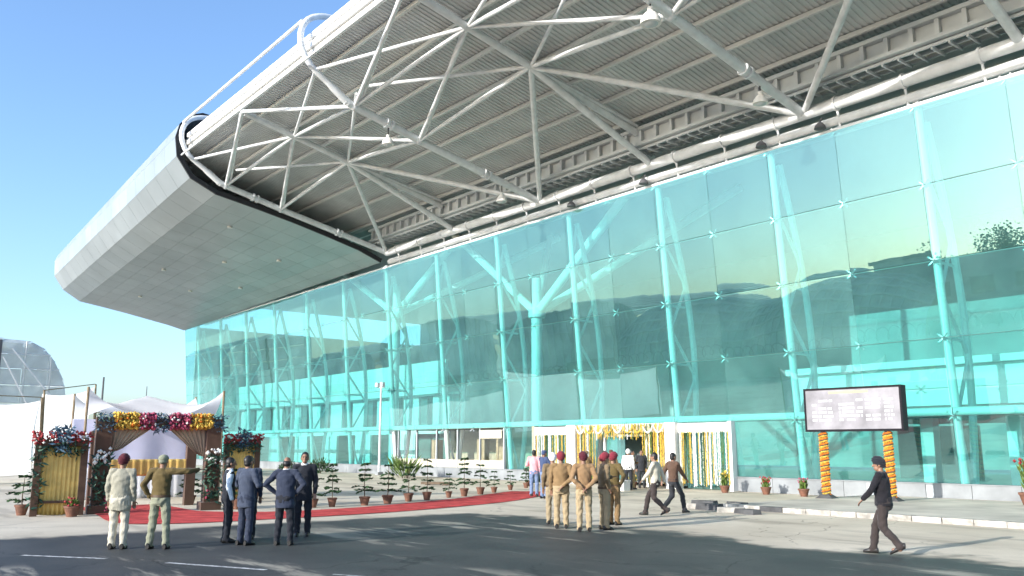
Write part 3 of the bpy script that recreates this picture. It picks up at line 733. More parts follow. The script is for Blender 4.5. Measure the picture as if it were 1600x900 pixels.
def flowerpot(loc, label, m1, h=.55, seed=1, s=1.):
    random.seed(seed); e = empty('flower_pot', loc, 0, label, 'flower pot', 'flower pots by the glass wall'); e.scale = (s, s, s)
    ring = lambda r, z: [(r * math.cos(a), r * math.sin(a), z) for a in np.linspace(0, 2 * math.pi, 15)[:-1]]
    b_ = MB(); b_.loft([ring(.13, 0), ring(.2, .24), ring(.22, .245), ring(.22, .30), ring(.19, .30), ring(.18, .26)]); b_.build('pot', 'pot', e, True)
    f_ = MB(); q_ = MB()
    for k in range(120):
        a = random.uniform(0, 6.28); r_ = random.uniform(0, .12); d = Vector((math.cos(a) * .5, math.sin(a) * .5, 1.2)); z = random.uniform(.25, h)
        f_.leaf((r_ * math.cos(a), r_ * math.sin(a), z), d, random.uniform(.12, .25), .03)
        if k < 26: q_.oct((2 * r_ * math.cos(a), 2 * r_ * math.sin(a), h + random.uniform(-.05, .2)), .045)
    f_.build('foliage', 'leaf2', e); q_.build('flowers', m1, e)
flowerpot((-24.0, -1.6, 0), 'leafy pot at the right end of the garlands', 'f_yellow', .7, 1)
flowerpot((-22.1, -1.4, 0), 'flower pot below the glass, second right of the garlands', 'f_red', .5, 2)
flowerpot((-20.3, -1.5, 0), 'reddish flower pot just left of the flight board', 'f_pink', .5, 3)
flowerpot((-11.9, -2.2, .12), 'big pot of yellow-green leaves at the right edge of the photo', 'f_red', .9, 4, 1.3)
flowerpot((-29.3, -1.6, 0), 'terracotta pot at the right side of the entrance door', 'f_yellow', .4, 5)
# clump of long leaves by the plinth
random.seed(21); f_ = MB()
for k in range(120):
    a = random.uniform(0, 6.28); r_ = random.uniform(0, .7); d = Vector((math.cos(a) * random.uniform(.2, 1.6), math.sin(a) * random.uniform(.2, 1.6), 1.2)); f_.leaf((r_ * math.cos(a), r_ * math.sin(a), random.uniform(0, .7)), d, random.uniform(.5, 1.3), .05)
e = empty('palm_clump', (-46.8, -3.2, 0), 0, 'yellow-green clump of long leaves growing before the shop front', 'shrub'); f_.build('foliage', 'leaf2', e)
f_ = MB()
for k in range(7): f_.path([(random.uniform(-.2, .2), random.uniform(-.2, .2), 0), (random.uniform(-.35, .35), random.uniform(-.35, .35), 1.0)], [.03, .015], 5)
f_.build('stem', 'bark', e)
random.seed(5)
for bx_, by_, s_, lb in ((-34.9, -2.4, 1., 'low round dark shrub by the plinth left of the entrance'), (-58.5, -3.0, 1.5, 'low dark round shrub before the far left glass'), (-63, -3.4, 1.2, 'small dark shrub beside the far left glass, behind the suits')):
    e = empty('shrub', (bx_, by_, 0), 0, lb, 'shrub', 'shrubs by the plinth'); f_ = MB()
    for k in range(420):
        v = Vector((random.gauss(0, 1), random.gauss(0, 1), abs(random.gauss(0, 1)))).normalized() * random.uniform(.4, 1) * .6 * s_; v.z = abs(v.z) * 1.1 + .05
        f_.leaf(v, v + Vector((0, 0, .3)), .14 * s_, .045)
    f_.build('foliage', 'leaf', e); f_ = MB(); [f_.tube((0, 0, 0), (random.uniform(-.3, .3) * s_, random.uniform(-.3, .3) * s_, .5 * s_), .02, 5, .01) for k in range(6)]; f_.build('stem', 'bark', e)
b_ = MB(); b_.box((0, 0, .1), (1.6, .35, .12)); b_.box((-.5, 0, .03), (.15, .3, .06)); b_.box((.5, 0, .03), (.15, .3, .06)); o = b_.build('timber_plank', 'bark'); o.location = (-37.6, -7.0, 0); o.rotation_euler = (0, 0, .5); tag(o, 'dark timber plank lying on the paving before the shop front', 'plank')

# ------------------------------------------------------------------ flower gate and tents on the left
random.seed(31)
def flowers(mb, c, d, n, r):
    for _ in range(n):
        mb.oct((c[0] + random.uniform(-.5, .5) * d[0], c[1] + random.uniform(-.5, .5) * d[1], c[2] + random.uniform(-.5, .5) * d[2]), r * random.uniform(.7, 1.3))
def sprigs(mb, c, d, n, L):
    for _ in range(n):
        p = (c[0] + random.uniform(-.5, .5) * d[0], c[1] + random.uniform(-.5, .5) * d[1], c[2] + random.uniform(-.5, .5) * d[2])
        mb.leaf(p, (random.uniform(-1, 1), random.uniform(-1, 1), random.uniform(-.8, .9)), L * random.uniform(.6, 1.3), L * .16)
# local frame of the gate: x along its width (to camera right), y away from the camera
GA = Vector((-28.0, -25.35, 0)); GB = Vector((-27.55, -21.85, 0)); gang = math.atan2(GB.y - GA.y, GB.x - GA.x); W_ = (GB - GA).length
fg = empty('flower_gate', (GA + GB) / 2, gang, 'flower-decked gate arch with gold drapes over the red carpet', 'gate')
hw = W_ / 2
for sx in (-1, 1):
    b_ = MB(); b_.box((sx * (hw - .2), 0, 1.25), (.42, .42, 2.5)); p_ = b_.build('pillar', 'brown', fg)
    b_ = MB(); b_.box((sx * (hw - .2), 0, .12), (.6, .6, .24)); b_.build('pillar_base', 'brown', p_)
    b_ = MB(); flowers(b_, (sx * (hw - .2) , -.28, 1.62), (.42, .12, .45), 24, .055); tag(b_.build('white_flower_bunch', 'f_white', p_), kind='stuff')
    b_ = MB(); sprigs(b_, (sx * (hw - .2), -.25, .95), (.5, .2, 1.4), 220, .22); tag(b_.build('foliage', 'f_green', p_), kind='stuff')
    b_ = MB(); flowers(b_, (sx * (hw - .2) + (.22 if sx < 0 else -.1), -.22, .45), (.14, .14, .8 if sx < 0 else .3), 60 if sx < 0 else 12, .05); tag(b_.build('red_flower_bunch', 'f_pink', p_), kind='stuff')
    b_ = MB(); b_.box((sx * (hw - .3), 2.6, 1.2), (.3, .3, 2.4)); b_.build('rear_pillar', 'brown', fg)
b_ = MB(); b_.box((0, 0, 2.62), (W_ + .05, .3, .26)); hd = b_.build('header_beam', 'brown', fg)
segs = [(-1.0, -.74, None), (-.74, -.36, 'f_yellow'), (-.36, -.10, 'f_pink'), (-.10, .14, None), (.14, .48, 'f_pink'), (.48, .86, 'f_yellow'), (.86, 1.06, None)]
for a, b, m_ in segs:
    xa, xb = a * hw, b * hw; c = ((xa + xb) / 2, -.05, 2.66); d = (xb - xa, .42, .46)
    if m_:
        b_ = MB(); flowers(b_, c, d, int(520 * (xb - xa)), .05); tag(b_.build('flower_band', m_, hd), kind='stuff')
        b_ = MB(); flowers(b_, c, (d[0], d[1] + .05, d[2]), int(60 * (xb - xa)), .045); tag(b_.build('flower_band', 'f_white' if m_ == 'f_pink' else 'f_orange', hd), kind='stuff')
    else:
        b_ = MB(); sprigs(b_, (c[0], c[1], c[2] - .06), (d[0] + .05, .46, .5), int(560 * (xb - xa)), .14); tag(b_.build('foliage_tuft', 'f_blue', hd), kind='stuff')
    b_ = MB(); sprigs(b_, c, (d[0], d[1], d[2]), int(150 * (xb - xa)), .12); tag(b_.build('foliage', 'f_green', hd), kind='stuff')
def drape(parent, P, m_, nu=18, nv=8, fold=.05, name='drape', nf=7):
    # P: top-left, top-right, bottom-right, bottom-left
    P = [Vector(p) for p in P]; vs = []; fs = []
    for i in range(nu + 1):
        for j in range(nv + 1):
            u, v = i / nu, j / nv
            p = (P[0] * (1 - u) + P[1] * u) * (1 - v) + (P[3] * (1 - u) + P[2] * u) * v
            vs.append(p + Vector((0, fold * math.sin(u * nf * 2 * math.pi) * (.4 + .6 * v), -.03 * math.sin(math.pi * u) * v)))
    for i in range(nu):
        for j in range(nv): a = i * (nv + 1) + j; fs.append((a, a + 1, a + nv + 2, a + nv + 1))
    b_ = MB(); b_.add(vs, fs); o = b_.build(name, m_, parent, True, 180)
    md = o.modifiers.new('thickness', 'SOLIDIFY'); md.thickness = .012
    return o
ix = hw - .42
drape(fg, [(-ix, .05, 2.5), (-.15, .05, 2.5), (-ix + .35, .05, 1.88), (-ix, .05, 1.75)], 'tan', 36, 8, .05)
drape(fg, [(.2, .05, 2.5), (ix, .05, 2.5), (ix, .05, 1.6), (ix - .3, .05, 1.75)], 'tan', 36, 8, .05)
drape(fg, [(-ix, 2.5, 1.5), (ix, 2.5, 1.5), (ix, 2.5, 1.0), (-ix, 2.5, 1.0)], 'gold', 40, 6, .04, nf=12)
def panel(loc, rz, w, h, label, seed):
    random.seed(seed); e = empty('drape_panel', loc, rz, label, 'flower panel')
    for sx in (-1, 1):
        b_ = MB(); b_.box((sx * (w / 2 - .09), 0, h / 2), (.18, .22, h)); b_.build('post', 'brown', e)
    b_ = MB(); b_.box((0, 0, h - .12), (w, .2, .2)); t_ = b_.build('top_rail', 'brown', e)
    b_ = MB(); b_.box((0, 0, .38), (w, .12, .07)); b_.build('lower_rail', 'brown', e)
    drape(e, [(-w / 2 + .15, .06, h - .2), (w / 2 - .15, .06, h - .2), (w / 2 - .15, .06, .04), (-w / 2 + .15, .06, .04)], 'gold', 44, 8, .035, 'curtain', 9)
    b_ = MB(); flowers(b_, (0, -.05, h), (w + .2, .34, .34), 160, .045); tag(b_.build('flower_band', 'f_red', t_), kind='stuff')
    b_ = MB(); flowers(b_, (0, -.12, h), (w + .2, .34, .3), 36, .035); tag(b_.build('flower_band', 'f_white', t_), kind='stuff')
    b_ = MB(); sprigs(b_, (0, -.1, h - .02), (.42, .4, .62), 190, .2); tag(b_.build('foliage_tuft', 'f_blue', t_), kind='stuff')
    b_ = MB(); sprigs(b_, (0, -.06, h - .3), (w, .26, .4), 200, .18); sprigs(b_, (-w / 2 + .08, -.1, h * .5), (.25, .22, h * .8), 130, .2); tag(b_.build('foliage', 'f_green', t_), kind='stuff')
panel((-27.85, -26.25, 0), gang, 1.35, 2.15, 'flower-topped panel with gold curtain left of the flower gate', 41)
panel((-32.2, -19.25, 0), gang, 1.3, 2.2, 'dark red flower-topped panel right of the flower gate', 42)
# flower bowl on the ground by the left panel
flowerpot((-27.2, -26.0, 0), 'small dark bowl of flowers before the left gold curtain', 'f_red', .3, 9)
# white canopy tent behind the gate
tt = empty('canopy_tent', (-33.0, -22.55, 0), gang, 'white peaked canopy tent behind the flower gate', 'tent')
vs = []; fs = []; nu = 20
for i in range(nu + 1):
    for j in range(nu + 1):
        u, v = i / nu * 2 - 1, j / nu * 2 - 1; r_ = max(abs(u), abs(v)); corner = abs(u * v)
        z = 2.85 + .85 * (1 - r_) ** .85 + .95 * corner ** 2.2
        vs.append((u * 2.15, v * 2.3, z + .02 * math.sin(u * 9 + v * 7)))
for i in range(nu):
    for j in range(nu): a = i * (nu + 1) + j; fs.append((a, a + nu + 1, a + nu + 2, a + 1))
b_ = MB(); b_.add(vs, fs); o = b_.build('canopy', 'cloth_white', tt, True, 180)
for sx in (-1, 1):
    for sy in (-1, 1):
        b_ = MB(); b_.tube((sx * 2.15, sy * 2.3, 0), (sx * 2.15, sy * 2.3, 3.82), .04, 8); b_.build('pole', 'bamboo', tt, True)
drape(tt, [(-2.15, 2.25, 2.9), (2.15, 2.25, 2.9), (2.15, 2.25, 0.05), (-2.15, 2.25, .05)], 'cloth_lilac', 60, 6, .05, 'back_curtain', 3)
drape(tt, [(-2.15, 2.15, 1.15), (2.15, 2.15, 1.15), (2.15, 2.15, 0.02), (-2.15, 2.15, .02)], 'cloth_white', 60, 6, .06, 'skirt', 10)
# white fabric screen on poles, far left
def screen(A, B, hA, hB, label, n):
    A = Vector(A); B = Vector(B); L = (B - A).length; rz = math.atan2(B.y - A.y, B.x - A.x)
    e = empty('fabric_screen', A, rz, label, 'fabric screen', 'white fabric screens on the left')
    vs = []; fs = []; nu = 60; nv = 10
    for i in range(nu + 1):
        u = i / nu; seg = (u * n) % 1; top = hA + (hB - hA) * u - .28 * math.sin(math.pi * seg)
        for j in range(nv + 1):
            v = j / nv; vs.append((u * L, .12 * math.sin(u * n * 6.28 + v * 1.5) + .35 * math.sin(math.pi * v) * .5, top * (1 - v) + .35 * v))
    for i in range(nu):
        for j in range(nv): a = i * (nv + 1) + j; fs.append((a, a + 1, a + nv + 2, a + nv + 1))
    b_ = MB(); b_.add(vs, fs); o = b_.build('cloth', 'cloth_white', e, True, 180)
    for k in range(n + 1):
        u = k / n; b_ = MB(); h = hA + (hB - hA) * u; b_.tube((u * L + .3, -.15, 0), (u * L, -.1, h + .2), .055, 7); b_.build('pole', 'bamboo', e, True)
    b_ = MB(); b_.path([(0, -.05, hA + .2), (L, -.05, hB + .2)], .03, 6); b_.build('rope', 'bamboo', e)
screen((-52.0, -26.2, 0), (-57.0, -21.6, 0), 4.3, 4.5, 'white fabric screen at the left edge of the photo', 1)
screen((-57.05, -21.5, 0), (-62.0, -17.6, 0), 4.9, 5.7, 'taller white fabric screen between bamboo poles behind the left panel', 1)
screen((-62.2, -17.4, 0), (-68.0, -9.0, 0), 3.9, 3.9, 'lower white fabric screen behind the canopy tent', 2)
# far left: netted scaffold of the other canopy
sc_ = empty('scaffold_structure', (-110, -14, 0), 0, 'grey netted scaffold round a curved canopy under construction, far left', 'scaffold')
prof = [(5.2, 0), (5.0, 5), (4.6, 7.2), (4.3, 9.2), (3.3, 11.2), (2.2, 12.6), (.8, 13.4), (-2, 13.6), (-8, 13.6)]
for k in range(len(prof) - 1):
    for j in range(6):
        x0_, x1_ = -j * 3., -(j + 1) * 3. + .12
        (ya, za), (yb, zb) = prof[k], prof[k + 1]
        sg = random.uniform(-.12, .12)
        b_ = MB(); b_.hexa([(x0_, ya, za + .05), (x0_, yb, zb - .05), (x1_, yb, zb - .05), (x1_, ya, za + .05), (x0_, ya - .06, za), (x0_, yb - .06, zb - .1), (x1_, yb - .06, zb - .1), (x1_, ya - .06, za)])
        b_.build('net_sheet', 'net', sc_)
# its end facing the viewer: sheets between scaffold pipes
lv = [0.3, 2.4, 4.5, 6.6, 8.6, 10.4, 12.0, 13.3]
for k in range(len(lv) - 1):
    yR, yT = (np.interp(q, [p[1] for p in prof[:7]], [p[0] for p in prof[:7]]) for q in (lv[k], lv[k + 1]))
    y = -8.
    while y < yR - .3:
        w = min(2.6, yR - y); s_ = random.uniform(-.25, .25)
        b_ = MB(); b_.hexa([(.1, y, lv[k]), (.16, y + w, lv[k]), (.1, y + w, lv[k]), (.04, y, lv[k]), (.1 + s_, min(y, yT - .1), lv[k + 1] - .12), (.16 - s_, min(y + w, yT), lv[k + 1] - .12), (.1 - s_, min(y + w, yT), lv[k + 1] - .12), (.04 + s_, min(y, yT - .1), lv[k + 1] - .12)]); b_.build('net_sheet', 'net', sc_); y += 2.65
    b_ = MB(); b_.tube((.35, -8, lv[k]), (.35, yR, lv[k]), .07, 6); b_.build('scaffold_pipe', 'rib_pale', sc_)
for y in (-8, -5.0, -2.4, .2, 2.8): b_ = MB(); b_.tube((.4, y, 0), (.4, y, 13.4 if y < 2 else 11.5), .08 if y != -2.4 else .2, 6); b_.build('scaffold_pipe', 'pipe_dark' if y in (-2.4,) else 'rib_pale', sc_)
for a, b in (((.5, -2, 11.5), (.5, 2.6, 3)), ((.5, -1.2, 12.5), (.5, 4.2, 6.0))): b_ = MB(); b_.tube(a, b, .1, 6); b_.build('loose_strap', 'cloth_white', sc_)
# far masts
for x, y, h, r_, lb in ((-90, -10.3, 8.4, .12, 'tall dark mast behind the canopy tent'), (-94, -10.6, 7.2, .06, 'thin mast just left of the tall dark mast'), (-120, 2.3, 9.6, .07, 'thin distant mast right of the tall dark mast')):
    e = empty('mast', (x, y, 0), 0, lb, 'mast', 'far masts'); b_ = MB(); b_.tube((0, 0, 0), (0, 0, h), r_, 8, r_ * .7); b_.build('pole', 'pipe_dark', e, True); b_ = MB(); b_.box((0, 0, h * .35), (r_ * 5, r_ * 5, .6)); b_.build('junction_box', 'pipe_dark', e)

# ------------------------------------------------------------------ what stands across the road (seen mirrored in the glass)
random.seed(51)
def hangar(x0, x1, y, w, h, label, m_='hangar'):
    e = empty('barrel_hangar', ((x0 + x1) / 2, y, 0), 0, label, 'hangar', 'barrel-roofed sheds across the road'); L = x1 - x0
    # axis along Y: arched end faces the terminal, so the skyline waves
    n_ = 28; d = 46; vs = []; fs = []
    arc = [(-L / 2 * math.cos(math.pi * k / n_), h * (.70 + .30 * math.sin(math.pi * k / n_))) for k in range(n_ + 1)]
    for yy in (0, -d): vs += [(a, yy, z) for a, z in arc]
    fs = [(k, k + 1, n_ + 2 + k, n_ + 1 + k) for k in range(n_)]
    b_ = MB(); b_.add(vs, fs); b_.build('roof', m_, e, True, 60)
    b_ = MB(); b_.add([(a, -.3, z) for a, z in arc] + [(L / 2, -.3, 0), (-L / 2, -.3, 0)], [tuple(range(n_ + 3))]); b_.build('end_wall', m_, e)
    for k in range(1, n_):
        b_ = MB(); b_.tube((arc[k][0], .1, arc[k][1] + .1), (arc[k][0], -d, arc[k][1] + .1), .16, 6); b_.build('rib', 'rib_pale', e)
        b_ = MB(); b_.tube((arc[k][0], -.1, 0), (arc[k][0], -.1, arc[k][1]), .14, 5); b_.build('rib', 'rib_pale', e)
    for z in (3.2, 6.4, h * .68): b_ = MB(); b_.tube((-L / 2, -.05, z), (L / 2, -.05, z), .12, 5); b_.build('rail', 'rib_pale', e)
    b_ = MB(); b_.box((L * .12, .05, 2.2), (L * .3, .2, 4.4)); b_.build('door', 'slab', e)
def tunnel(x0, x1, y, h, label):
    e = empty('barrel_hangar', ((x0 + x1) / 2, y, 0), 0, label, 'hangar', 'barrel-roofed sheds across the road'); L = x1 - x0; nx, na = 44, 14; vs = []; fs = []
    def pt(i, k, o=0.):
        u = i / nx; hh = (h + .9 * math.sin(u * 9.5) + .5 * math.sin(u * 21)) * (1 - .35 * abs(2 * u - 1) ** 4) + o; a = math.pi * .92 * k / na
        return (-L / 2 + L * u, hh * 1.05 * math.cos(a), hh * math.sin(a) ** .8 if k else 0)
    for i in range(nx + 1): vs += [pt(i, k) for k in range(na + 1)]
    for i in range(nx):
        for k in range(na): a = i * (na + 1) + k; fs.append((a, a + na + 1, a + na + 2, a + 1))
    b_ = MB(); b_.add(vs, fs); b_.build('roof', 'hangar', e, True, 60)
    for i in range(0, nx + 1, 1):
        b_ = MB(); b_.path([pt(i, k, .12) for k in range(na + 1)], .13, 5); b_.build('rib', 'rib_pale', e)
    for k in range(2, 9):
        b_ = MB(); b_.path([pt(i, k, .14) for i in range(nx + 1)], .2, 5); b_.build('rail', 'rib_pale', e)
tunnel(-114, -56, -92, 11.8, 'long ribbed barrel-roofed shed mirrored in the glass above the entrance')
hangar(-156, -114, -92, 46, 15.5, 'ribbed barrel-roofed shed mirrored in the glass left of the entrance')
hangar(-210, -158, -92, 46, 18.0, 'tall barrel-roofed shed mirrored in the middle of the glass')
hangar(-270, -214, -92, 46, 14.5, 'barrel-roofed shed mirrored in the glass left of the lamp post')
hangar(-345, -274, -92, 46, 13.0, 'farthest barrel-roofed shed mirrored at the left end of the glass')
ob = empty('flat_roofed_block', (-36, -98, 0), 0, 'flat-roofed pale block mirrored at the right end of the glass', 'building')
b_ = MB(); b_.box((0, 0, 6.1), (60, 12, 12.2)); b_.build('wall', 'block', ob)
b_ = MB(); b_.box((0, 0, 12.45), (61, 13, .5)); b_.build('roof', 'slab', ob)
for k in range(10):
    for j in range(2):
        b_ = MB(); b_.box((-26 + 5.8 * k, 6.02, 3 + 4.6 * j), (3.2, .1, 2)); b_.build('window', 'slab', ob)
cw = empty('compound_wall', (-95, -62, 0), 0, 'long compound wall with razor wire mirrored low in the glass', 'wall')
b_ = MB(); b_.box((0, 0, 1.5), (310, .25, 3.0)); b_.build('wall_panel', 'block', cw)
b_ = MB(); pts = []
for k in range(310 * 9):
    a = k / 9 * 2 * math.pi / 1.5; pts.append((-155 + k / 9, .75 * math.cos(a), 3.85 + .75 * math.sin(a)))
b_.path(pts, .055, 3); tag(b_.build('razor_wire', 'pipe_dark', cw), kind='stuff')
def tree(loc, h, label, seed):
    random.seed(seed); e = empty('tree', loc, 0, label, 'tree', 'trees across the road'); tr = MB(); lf = MB()
    tr.path([(0, 0, 0), (.2, .1, h * .35), (.1, 0, h * .6)], [.35, .25, .16], 8)
    for k in range(16):
        a = random.uniform(0, 6.28); z0 = h * random.uniform(.3, .6); d = Vector((math.cos(a), math.sin(a), random.uniform(.5, 1.3))).normalized(); L = h * random.uniform(.25, .42)
        p = Vector((.1, 0, z0)); q = p + d * L; tr.path([p, p + d * L * .5 + Vector((0, 0, .3)), q], [.1, .06, .02], 5)
        for _ in range(150):
            s_ = random.uniform(.35, 1.05); c = p + d * L * s_ + Vector((random.gauss(0, .7), random.gauss(0, .7), random.gauss(0, .6))); lf.leaf(c, (random.uniform(-1, 1), random.uniform(-1, 1), random.uniform(-1, 1)), .5, .16)
    tr.build('trunk', 'bark', e, True); lf.build('crown', 'leaf', e)
for i, (x, y, h, lb) in enumerate(((-44, -112, 21, 'bare-topped tree mirrored at the right end of the glass'), (-56, -113, 21.5, 'second tree mirrored at the right end of the glass'), (-75, -145, 19, 'small tree mirrored above the flat block'), (-30, -112, 19, 'tree mirrored at the right edge of the glass'), (-50, -116, 18.5, 'lower tree mirrored between two taller trees over the flat block'), (-37, -114, 18, 'lower tree mirrored near the right edge of the glass'), (-63, -114, 17, 'small tree mirrored at the left end of the flat block'))): tree((x, y, 0), h, lb, 60 + i)

# ------------------------------------------------------------------ PEOPLE
def remeshed(mb, vox, smooth_it=2, wrinkle=0., seed=0., dec=1.0, name='m'):
    me = bpy.data.meshes.new('tmp'); me.from_pydata(mb.v, [], mb.f); me.update()
    o = bpy.data.objects.new('tmp', me); col.objects.link(o)
    r_ = o.modifiers.new('r', 'REMESH'); r_.mode = 'VOXEL'; r_.voxel_size = vox
    if smooth_it: s_ = o.modifiers.new('s', 'SMOOTH'); s_.iterations = smooth_it; s_.factor = .5
    if dec < 1: d_ = o.modifiers.new('d', 'DECIMATE'); d_.ratio = dec
    dg = bpy.context.evaluated_depsgraph_get(); out = bpy.data.meshes.new_from_object(o.evaluated_get(dg)); out.name = name
    bpy.data.objects.remove(o); bpy.data.meshes.remove(me)
    if wrinkle:
        n = len(out.vertices); co = np.empty(n * 3, 'f'); no = np.empty(n * 3, 'f'); out.vertices.foreach_get('co', co); out.vertex_normals.foreach_get('vector', no)
        co = co.reshape(-1, 3); no = no.reshape(-1, 3); x, y, z = co.T + seed
        w = np.sin(z * 31 + 6 * np.sin(x * 9 + seed) + 5 * y) + .7 * np.sin(z * 52 - 22 * x + 4 * np.sin(y * 14)) + .6 * np.sin(x * 44 + z * 12 + seed)
        co += no * (wrinkle * w / 2)[:, None]; out.vertices.foreach_set('co', co.ravel().astype('f')); out.update()
    out.shade_smooth()
    return out
V = Vector
ARMS = dict(down=((.055, -.03, -.29), (.05, .05, -.54)), behind=((.09, -.13, -.27), (-.13, -.19, -.46)), front=((.10, .03, -.27), (-.10, .25, -.24)),
            hips=((.21, -.08, -.24), (.02, .06, -.42)), point=((.28, .06, .0), (.40, .27, .02)), fwd=((.05, .13, -.26), (.03, .30, -.44)), back=((.07, -.13, -.26), (.07, -.20, -.50)),
            out=((.15, -.02, -.26), (.24, .10, -.46)), camera=((.10, .14, -.22), (-.06, .30, .02)), pocket=((.13, -.08, -.27), (.03, .02, -.48)))
def person(loc, rz, label, top, trousers, head='hair', head_c='hair', arms=('down', 'down'), stride=0., hem=.90, H=1.75, vox=.011, loose=1., headturn=0., group=None, shoe='shoe', vest=None, belt=None, collar=None, girth=1., beard=False, lean=0., split=0.):
    e = empty('person', loc, R(rz), label, 'person', group); k = H / 1.75
    hipL, hipR = V((-.095, 0, .93)), V((.095, 0, .93))
    sh = {-1: V((-.19, -.005 + lean * .35, 1.445)), 1: V((.19, -.005 + lean * .35, 1.445))}
    if stride:
        s_ = stride
        kn = {1: V((.10, .26 * s_, .53)), -1: V((-.10, .03 * s_, .50))}; an = {1: V((.095, .36 * s_, .10)), -1: V((-.095, -.36 * s_, .17))}
    else:
        kn = {1: V((.105 + split * .5, .02, .50)), -1: V((-.105 - split * .5, .02, .50))}; an = {1: V((.11 + split, -.01, .09)), -1: V((-.11 - split, -.01, .09))}
    el, wr = {}, {}
    for s_, a in ((-1, arms[0]), (1, arms[1])):
        A, B = ARMS[a]; el[s_] = sh[s_] + V((A[0] * s_, A[1], A[2])); wr[s_] = sh[s_] + V((B[0] * s_, B[1], B[2]))
    hc = V((0, .02 + lean * .42, 1.625)); Rt = Matrix.Rotation(R(headturn), 3, 'Z')
    # ---- body: one surface
    b = MB()
    b.ell((0, 0, 1.0), (.155 * girth, .10 * girth, .16)); b.ell((0, lean * .2, 1.25), (.16 * girth, .10 * girth, .24)); b.capsule(sh[-1] * .85 + V((0, 0, .2)), sh[1] * .85 + V((0, 0, .2)), .055, .055)
    b.capsule(V((0, lean * .35, 1.42)), hc - V((0, .02, .06)), .058, .055)
    b.ell(hc + V((0, 0, .022)), (.077, .098, .108), 16, 10); b.ell(hc + Rt @ V((0, .03, -.055)), (.055, .062, .062), 12, 8)
    b.capsule(hc + Rt @ V((0, .092, .02)), hc + Rt @ V((0, .113, -.022)), .010, .016, 8)
    b.ell(hc + Rt @ V((0, .085, .045)), (.05, .018, .012), 8, 6); b.ell(hc + Rt @ V((0, .088, -.058)), (.026, .012, .01), 8, 6)
    for s_ in (-1, 1):
        b.ell(hc + Rt @ V((s_ * .08, -.005, .0)), (.012, .022, .034), 8, 6)
        b.capsule(sh[s_], el[s_], .046, .038); b.capsule(el[s_], wr[s_], .040, .027)
        hp = (hipL, hipR)[s_ > 0]; b.capsule(hp, kn[s_], .078, .055); b.capsule(kn[s_], an[s_], .055, .038)
        ft = V((an[s_].x, an[s_].y, an[s_].z - .05)); b.capsule(ft, ft + V((0, .13, -.01)), .035, .03)
        d = (wr[s_] - el[s_]).normalized(); sd = d.cross(V((0, 0, 1)));
        if sd.length < .2: sd = V((0, 1, 0)) - d * d.y
        sd.normalize(); nn_ = d.cross(sd); pc = wr[s_] + d * .05
        for q in (-.024, -.008, .008, .024): b.capsule(wr[s_] + d * .01 + sd * q * .6, pc + d * .04 + sd * q, .015, .013, 8, 2)
        for q, L in ((-.028, .055), (-.0095, .07), (.0095, .075), (.028, .066)):
            r0 = pc + d * .04 + sd * q; m_ = r0 + d * L * .55 + sd * q * .12; b.capsule(r0, m_, .0095, .009, 7, 2); b.capsule(m_, m_ + d * L * .42 + nn_ * L * .30, .009, .008, 7, 2)
        t0 = pc - d * .015 + sd * .028; t1 = t0 + (sd * .9 + d * .6).normalized() * .035; b.capsule(t0, t1, .012, .010, 7, 2); b.capsule(t1, t1 + (d + sd * .25).normalized() * .03, .010, .008, 7, 2)
    me = remeshed(b, .008 if vox < .012 else .012, 1, dec=.5, name='body'); me.materials.append(M['skin']); link('body', me, e)
    # ---- trousers
    b = MB(); b.loft([[(rx * girth * math.cos(a), ry * girth * math.sin(a) + cy_, z) for a in np.linspace(0, 2 * math.pi, 17)[:-1]] for z, rx, ry, cy_ in ((.80, .10, .10, -.01), (.85, .165, .125, -.012), (.93, .18, .132, -.012), (1.02, .165, .122, 0), (1.07, .158, .115, 0))])
    for s_ in (-1, 1):
        hp = (hipL, hipR)[s_ > 0]; b.capsule(hp - V((0, 0, .03)), kn[s_], .098 * girth, .078 * loose); b.capsule(kn[s_], an[s_] + V((0, -.005, .0)), .078 * loose, .066 * loose)
        b.capsule(an[s_] + V((0, 0, .02)), an[s_] + V((0, .03, -.02)), .066 * loose, .062 * loose, 10, 3)
    me = remeshed(b, vox, 3, .010, random.uniform(0, 9), .6, 'trousers'); me.materials.append(M[trousers]); link('trousers', me, e)
    # ---- upper garment
    g_ = girth; b = MB(); ly = lambda z: lean * max(0, z - .95) * .75
    prof_ = [(hem, .178, .135), (hem + .07, .182, .138), (1.05, .172, .130), (1.15, .172, .130), (1.28, .188, .135), (1.38, .185, .125), (1.45, .135, .095), (1.505, .072, .075)]
    b.loft([[(rx * g_ * math.cos(a), ry * g_ * math.sin(a) + ly(z), z) for a in np.linspace(0, 2 * math.pi, 21)[:-1]] for z, rx, ry in prof_])
    sl = MB() if vest else b
    for s_ in (-1, 1):
        b.capsule(sh[s_] * .55 + V((0, 0, 1.445 * .45)), sh[s_], .07, .073); sl.capsule(sh[s_], el[s_], .073, .060); sl.capsule(el[s_], el[s_].lerp(wr[s_], .96), .060, .045)
    me = remeshed(b, vox, 3, .008, random.uniform(0, 9), .6, 'upper_garment'); me.materials.append(M[top]); link('waistcoat' if vest else ('jacket' if hem < .85 else 'sweater'), me, e)
    if vest:
        me = remeshed(sl, vox, 2, .006, 3., .6, 'sleeves'); me.materials.append(M[vest]); link('shirt_sleeves', me, e)
    if belt or hem >= .88:
        b = MB(); b.loft([[(rx * g_ * math.cos(a), ry * g_ * math.sin(a) - .004, z) for a in np.linspace(0, 2 * math.pi, 25)[:-1]] for z, rx, ry in ((hem - .012, .176, .134), (hem - .012, .186, .143), (hem + .035, .187, .143), (hem + .035, .176, .134))]); b.build('belt' if belt else 'hem_band', belt or top, e, True)
